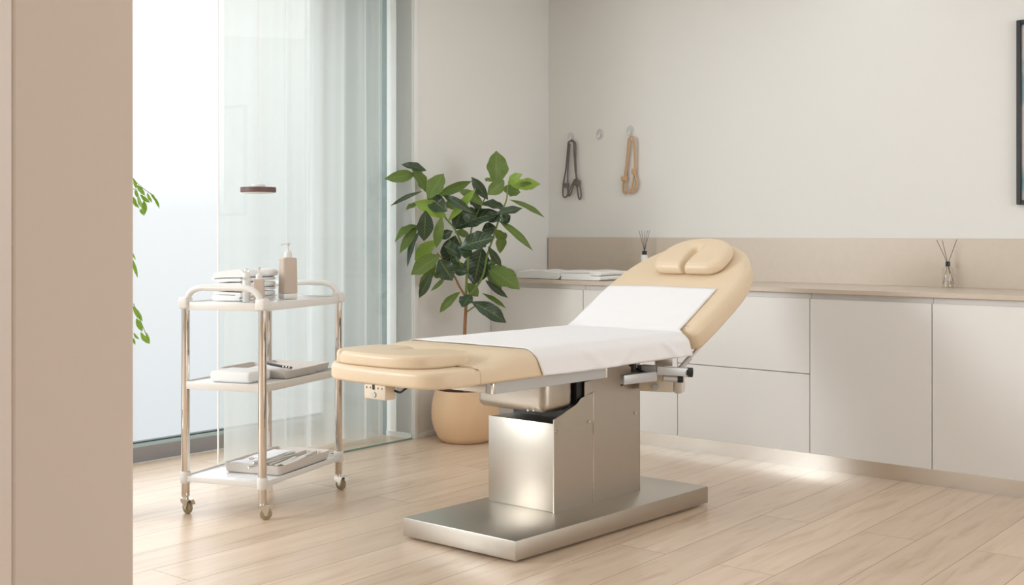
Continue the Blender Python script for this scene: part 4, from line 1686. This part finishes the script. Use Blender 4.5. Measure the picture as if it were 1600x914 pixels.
def shallow_tray(p0, p1, q0, q1, z, h_, r, label, dividers=(), shear=0.0, group=None):
    """open tray with flaring rounded walls, as one shell; dividers along q"""
    root = empty('tray', T((p0 + p1) / 2, (q0 + q1) / 2, z), label, 'tray', group)
    bm = bmesh.new()
    def ring(ins, zz_, n=6):
        pts = []
        P0, P1, Q0, Q1 = p0 + ins, p1 - ins, q0 + ins, q1 - ins
        rr = max(.004, r - ins)
        for (cx, cy, s_) in ((P1 - rr, Q1 - rr, 0), (P0 + rr, Q1 - rr, 1), (P0 + rr, Q0 + rr, 2), (P1 - rr, Q0 + rr, 3)):
            for k in range(n + 1):
                an = math.pi / 2 * (s_ + k / n)
                pts.append(bm.verts.new(T(cx + rr * math.cos(an) + shear * (cy - q0), cy + rr * math.sin(an), zz_)))
        return pts
    t_ = .003
    R_ = [ring(.016, z), ring(.008, z + .006), ring(.0, z + h_), ring(t_, z + h_), ring(.008 + t_, z + .006 + t_), ring(.018, z + t_)]
    for A_, B_ in zip(R_[:-1], R_[1:]):
        m_ = len(A_)
        for k in range(m_): bm.faces.new([A_[k], A_[(k + 1) % m_], B_[(k + 1) % m_], B_[k]])
    bm.faces.new(R_[0][::-1]); bm.faces.new(R_[-1])
    obj('tray_shell', bm, M['tray'], root)
    for dp in dividers:
        bm = bmesh.new()
        box(bm, T(dp, q0 + .012, z + .004), TPx * .004, TQ * (q1 - q0 - .024), Z * (h_ - .010), .001, 1)
        obj('divider', bm, M['tray'], root)
    return root
shallow_tray(.012, .368, .215, .485, .5610, .038, .022, 'beige shallow tray on the middle trolley shelf holding a dark brush', shear=0)
shallow_tray(.03, .33, .497, .610, .5610, .036, .015, 'narrow beige tray at the far end of the middle trolley shelf')
shallow_tray(-.004, .285, .130, .560, .1555, .043, .024, 'beige three-compartment tray on the bottom trolley shelf', (.062, .118))
# box in front of the tray
bm = bmesh.new()
box(bm, T(.085, .035, .5612), TPx * .200, TQ * .165, Z * .047, .014, 4)
o = obj('folded_cloth', bm, M['towel'])
tag(o, 'white smooth folded cloth block at the front of the middle trolley shelf', 'cloth')
bm = folded_towel(T(.10, .235, .5645), TPx * .16, TQ * .16, .034, 3, 44, .002)
o = obj('folded_cloth', bm, M['sheet'])
tag(o, 'thin white folded cloth lying in the middle shelf tray', 'cloth')
# dark brush lying on the tray
br0 = at(409, 566, 5.22); br1 = at(441, 572.5, 5.10); br2 = at(456, 574.5, 5.06)
root = empty('makeup_brush', br1, 'black brush with silver bands lying across the middle shelf tray', 'brush')
bm = bmesh.new(); tube(bm, [br0, br0.lerp(br1, .5), br1], [.0035, .0065, .0055], 12)
obj('handle', bm, M['black'], root)
for k in (.1, .42, .72):
    bm = bmesh.new(); tube(bm, [br1.lerp(br2, k), br1.lerp(br2, k + .14)], .0052, 12)
    obj('band', bm, M['chrome'], root)
bm = bmesh.new(); tube(bm, [br1, br2], [.0048, .0036], 12)
obj('tip', bm, M['black'], root)
# bottom tray contents
bm = folded_towel(T(.135, .16, .1625), TPx * .135, TQ * .33, .036, 2, 61, .005)
o = obj('folded_cloth', bm, M['sheet'])
tag(o, 'white folded cloth in the wide compartment of the bottom tray', 'cloth')
# scissors on the cloth
def bt(x, y, z): return floor_at(x, y, z)
zc = .2045
s_end = bt(449, 706.5, zc); s_piv = bt(415, 719, zc); s_tip = bt(388, 727, zc)
root = empty('scissors', s_piv, 'steel scissors lying on the white cloth in the bottom tray', 'scissors')
bm = bmesh.new()
d_ = (s_end - s_tip).normalized(); n_ = V((-d_.y, d_.x, 0))
for sg in (-1, 1):
    ctr = bt(393 if sg < 0 else 401, 716.5 if sg < 0 else 722, zc)
    bmr = bmesh.new()
    ring_ = [ctr + d_ * (.021 * math.cos(t * .3927)) + n_ * (.011 * math.sin(t * .3927)) for t in range(16)]
    tube(bmr, ring_, .0024, 8, closed=True)
    obj('finger_ring', bmr, M['chrome'], root)
tube(bm, [bt(399, 714, zc), s_piv, s_end], [.003, .004, .0015], 8)
tube(bm, [bt(407, 722, zc), s_piv + Z * .002, bt(447, 709, zc)], [.003, .004, .0015], 8)
obj('blades', bm, M['chrome'], root)
# tweezers
bm = bmesh.new()
zt_ = .2045
a_, b_ = bt(388, 726, zt_), bt(452, 705, zt_)
tube(bm, [bt(388, 730.5, .203), bt(425, 720.5, .204), bt(462, 709, .203)], [.0045, .0055, .0045], 10)
o = obj('metal_tool', bm, M['chrome'])
tag(o, 'long steel instrument lying beside the scissors in the bottom tray', 'tool')
# white sticks in the right compartments
stk = [((.030, .20), (.034, .44)), ((.042, .17), (.046, .33)), ((.010, .19), (.014, .36)), ((.090, .20), (.094, .38))]
labs = ['long white spatula in the right compartment, nearest the far end of the bottom tray', 'short white spatula in the right compartment of the bottom tray, nearest the divider',
        'white spatula against the outer wall of the bottom tray', 'pale spatula in the middle compartment of the bottom tray']
for k, ((p_, q0_), (p2, q1_)) in enumerate(stk):
    bm = bmesh.new()
    z_ = .1955 if k < 3 else .190
    tube(bm, catmull([T(p_, q0_, z_), T((p_ + p2) / 2, (q0_ + q1_) / 2, z_ + .001), T(p2, q1_, z_ + .006)], 5), .0062, 10, sq=(1.3, .6))
    o = obj('spatula', bm, M['plastic'])
    tag(o, labs[k], 'spatula', 'white spatulas in the bottom tray')
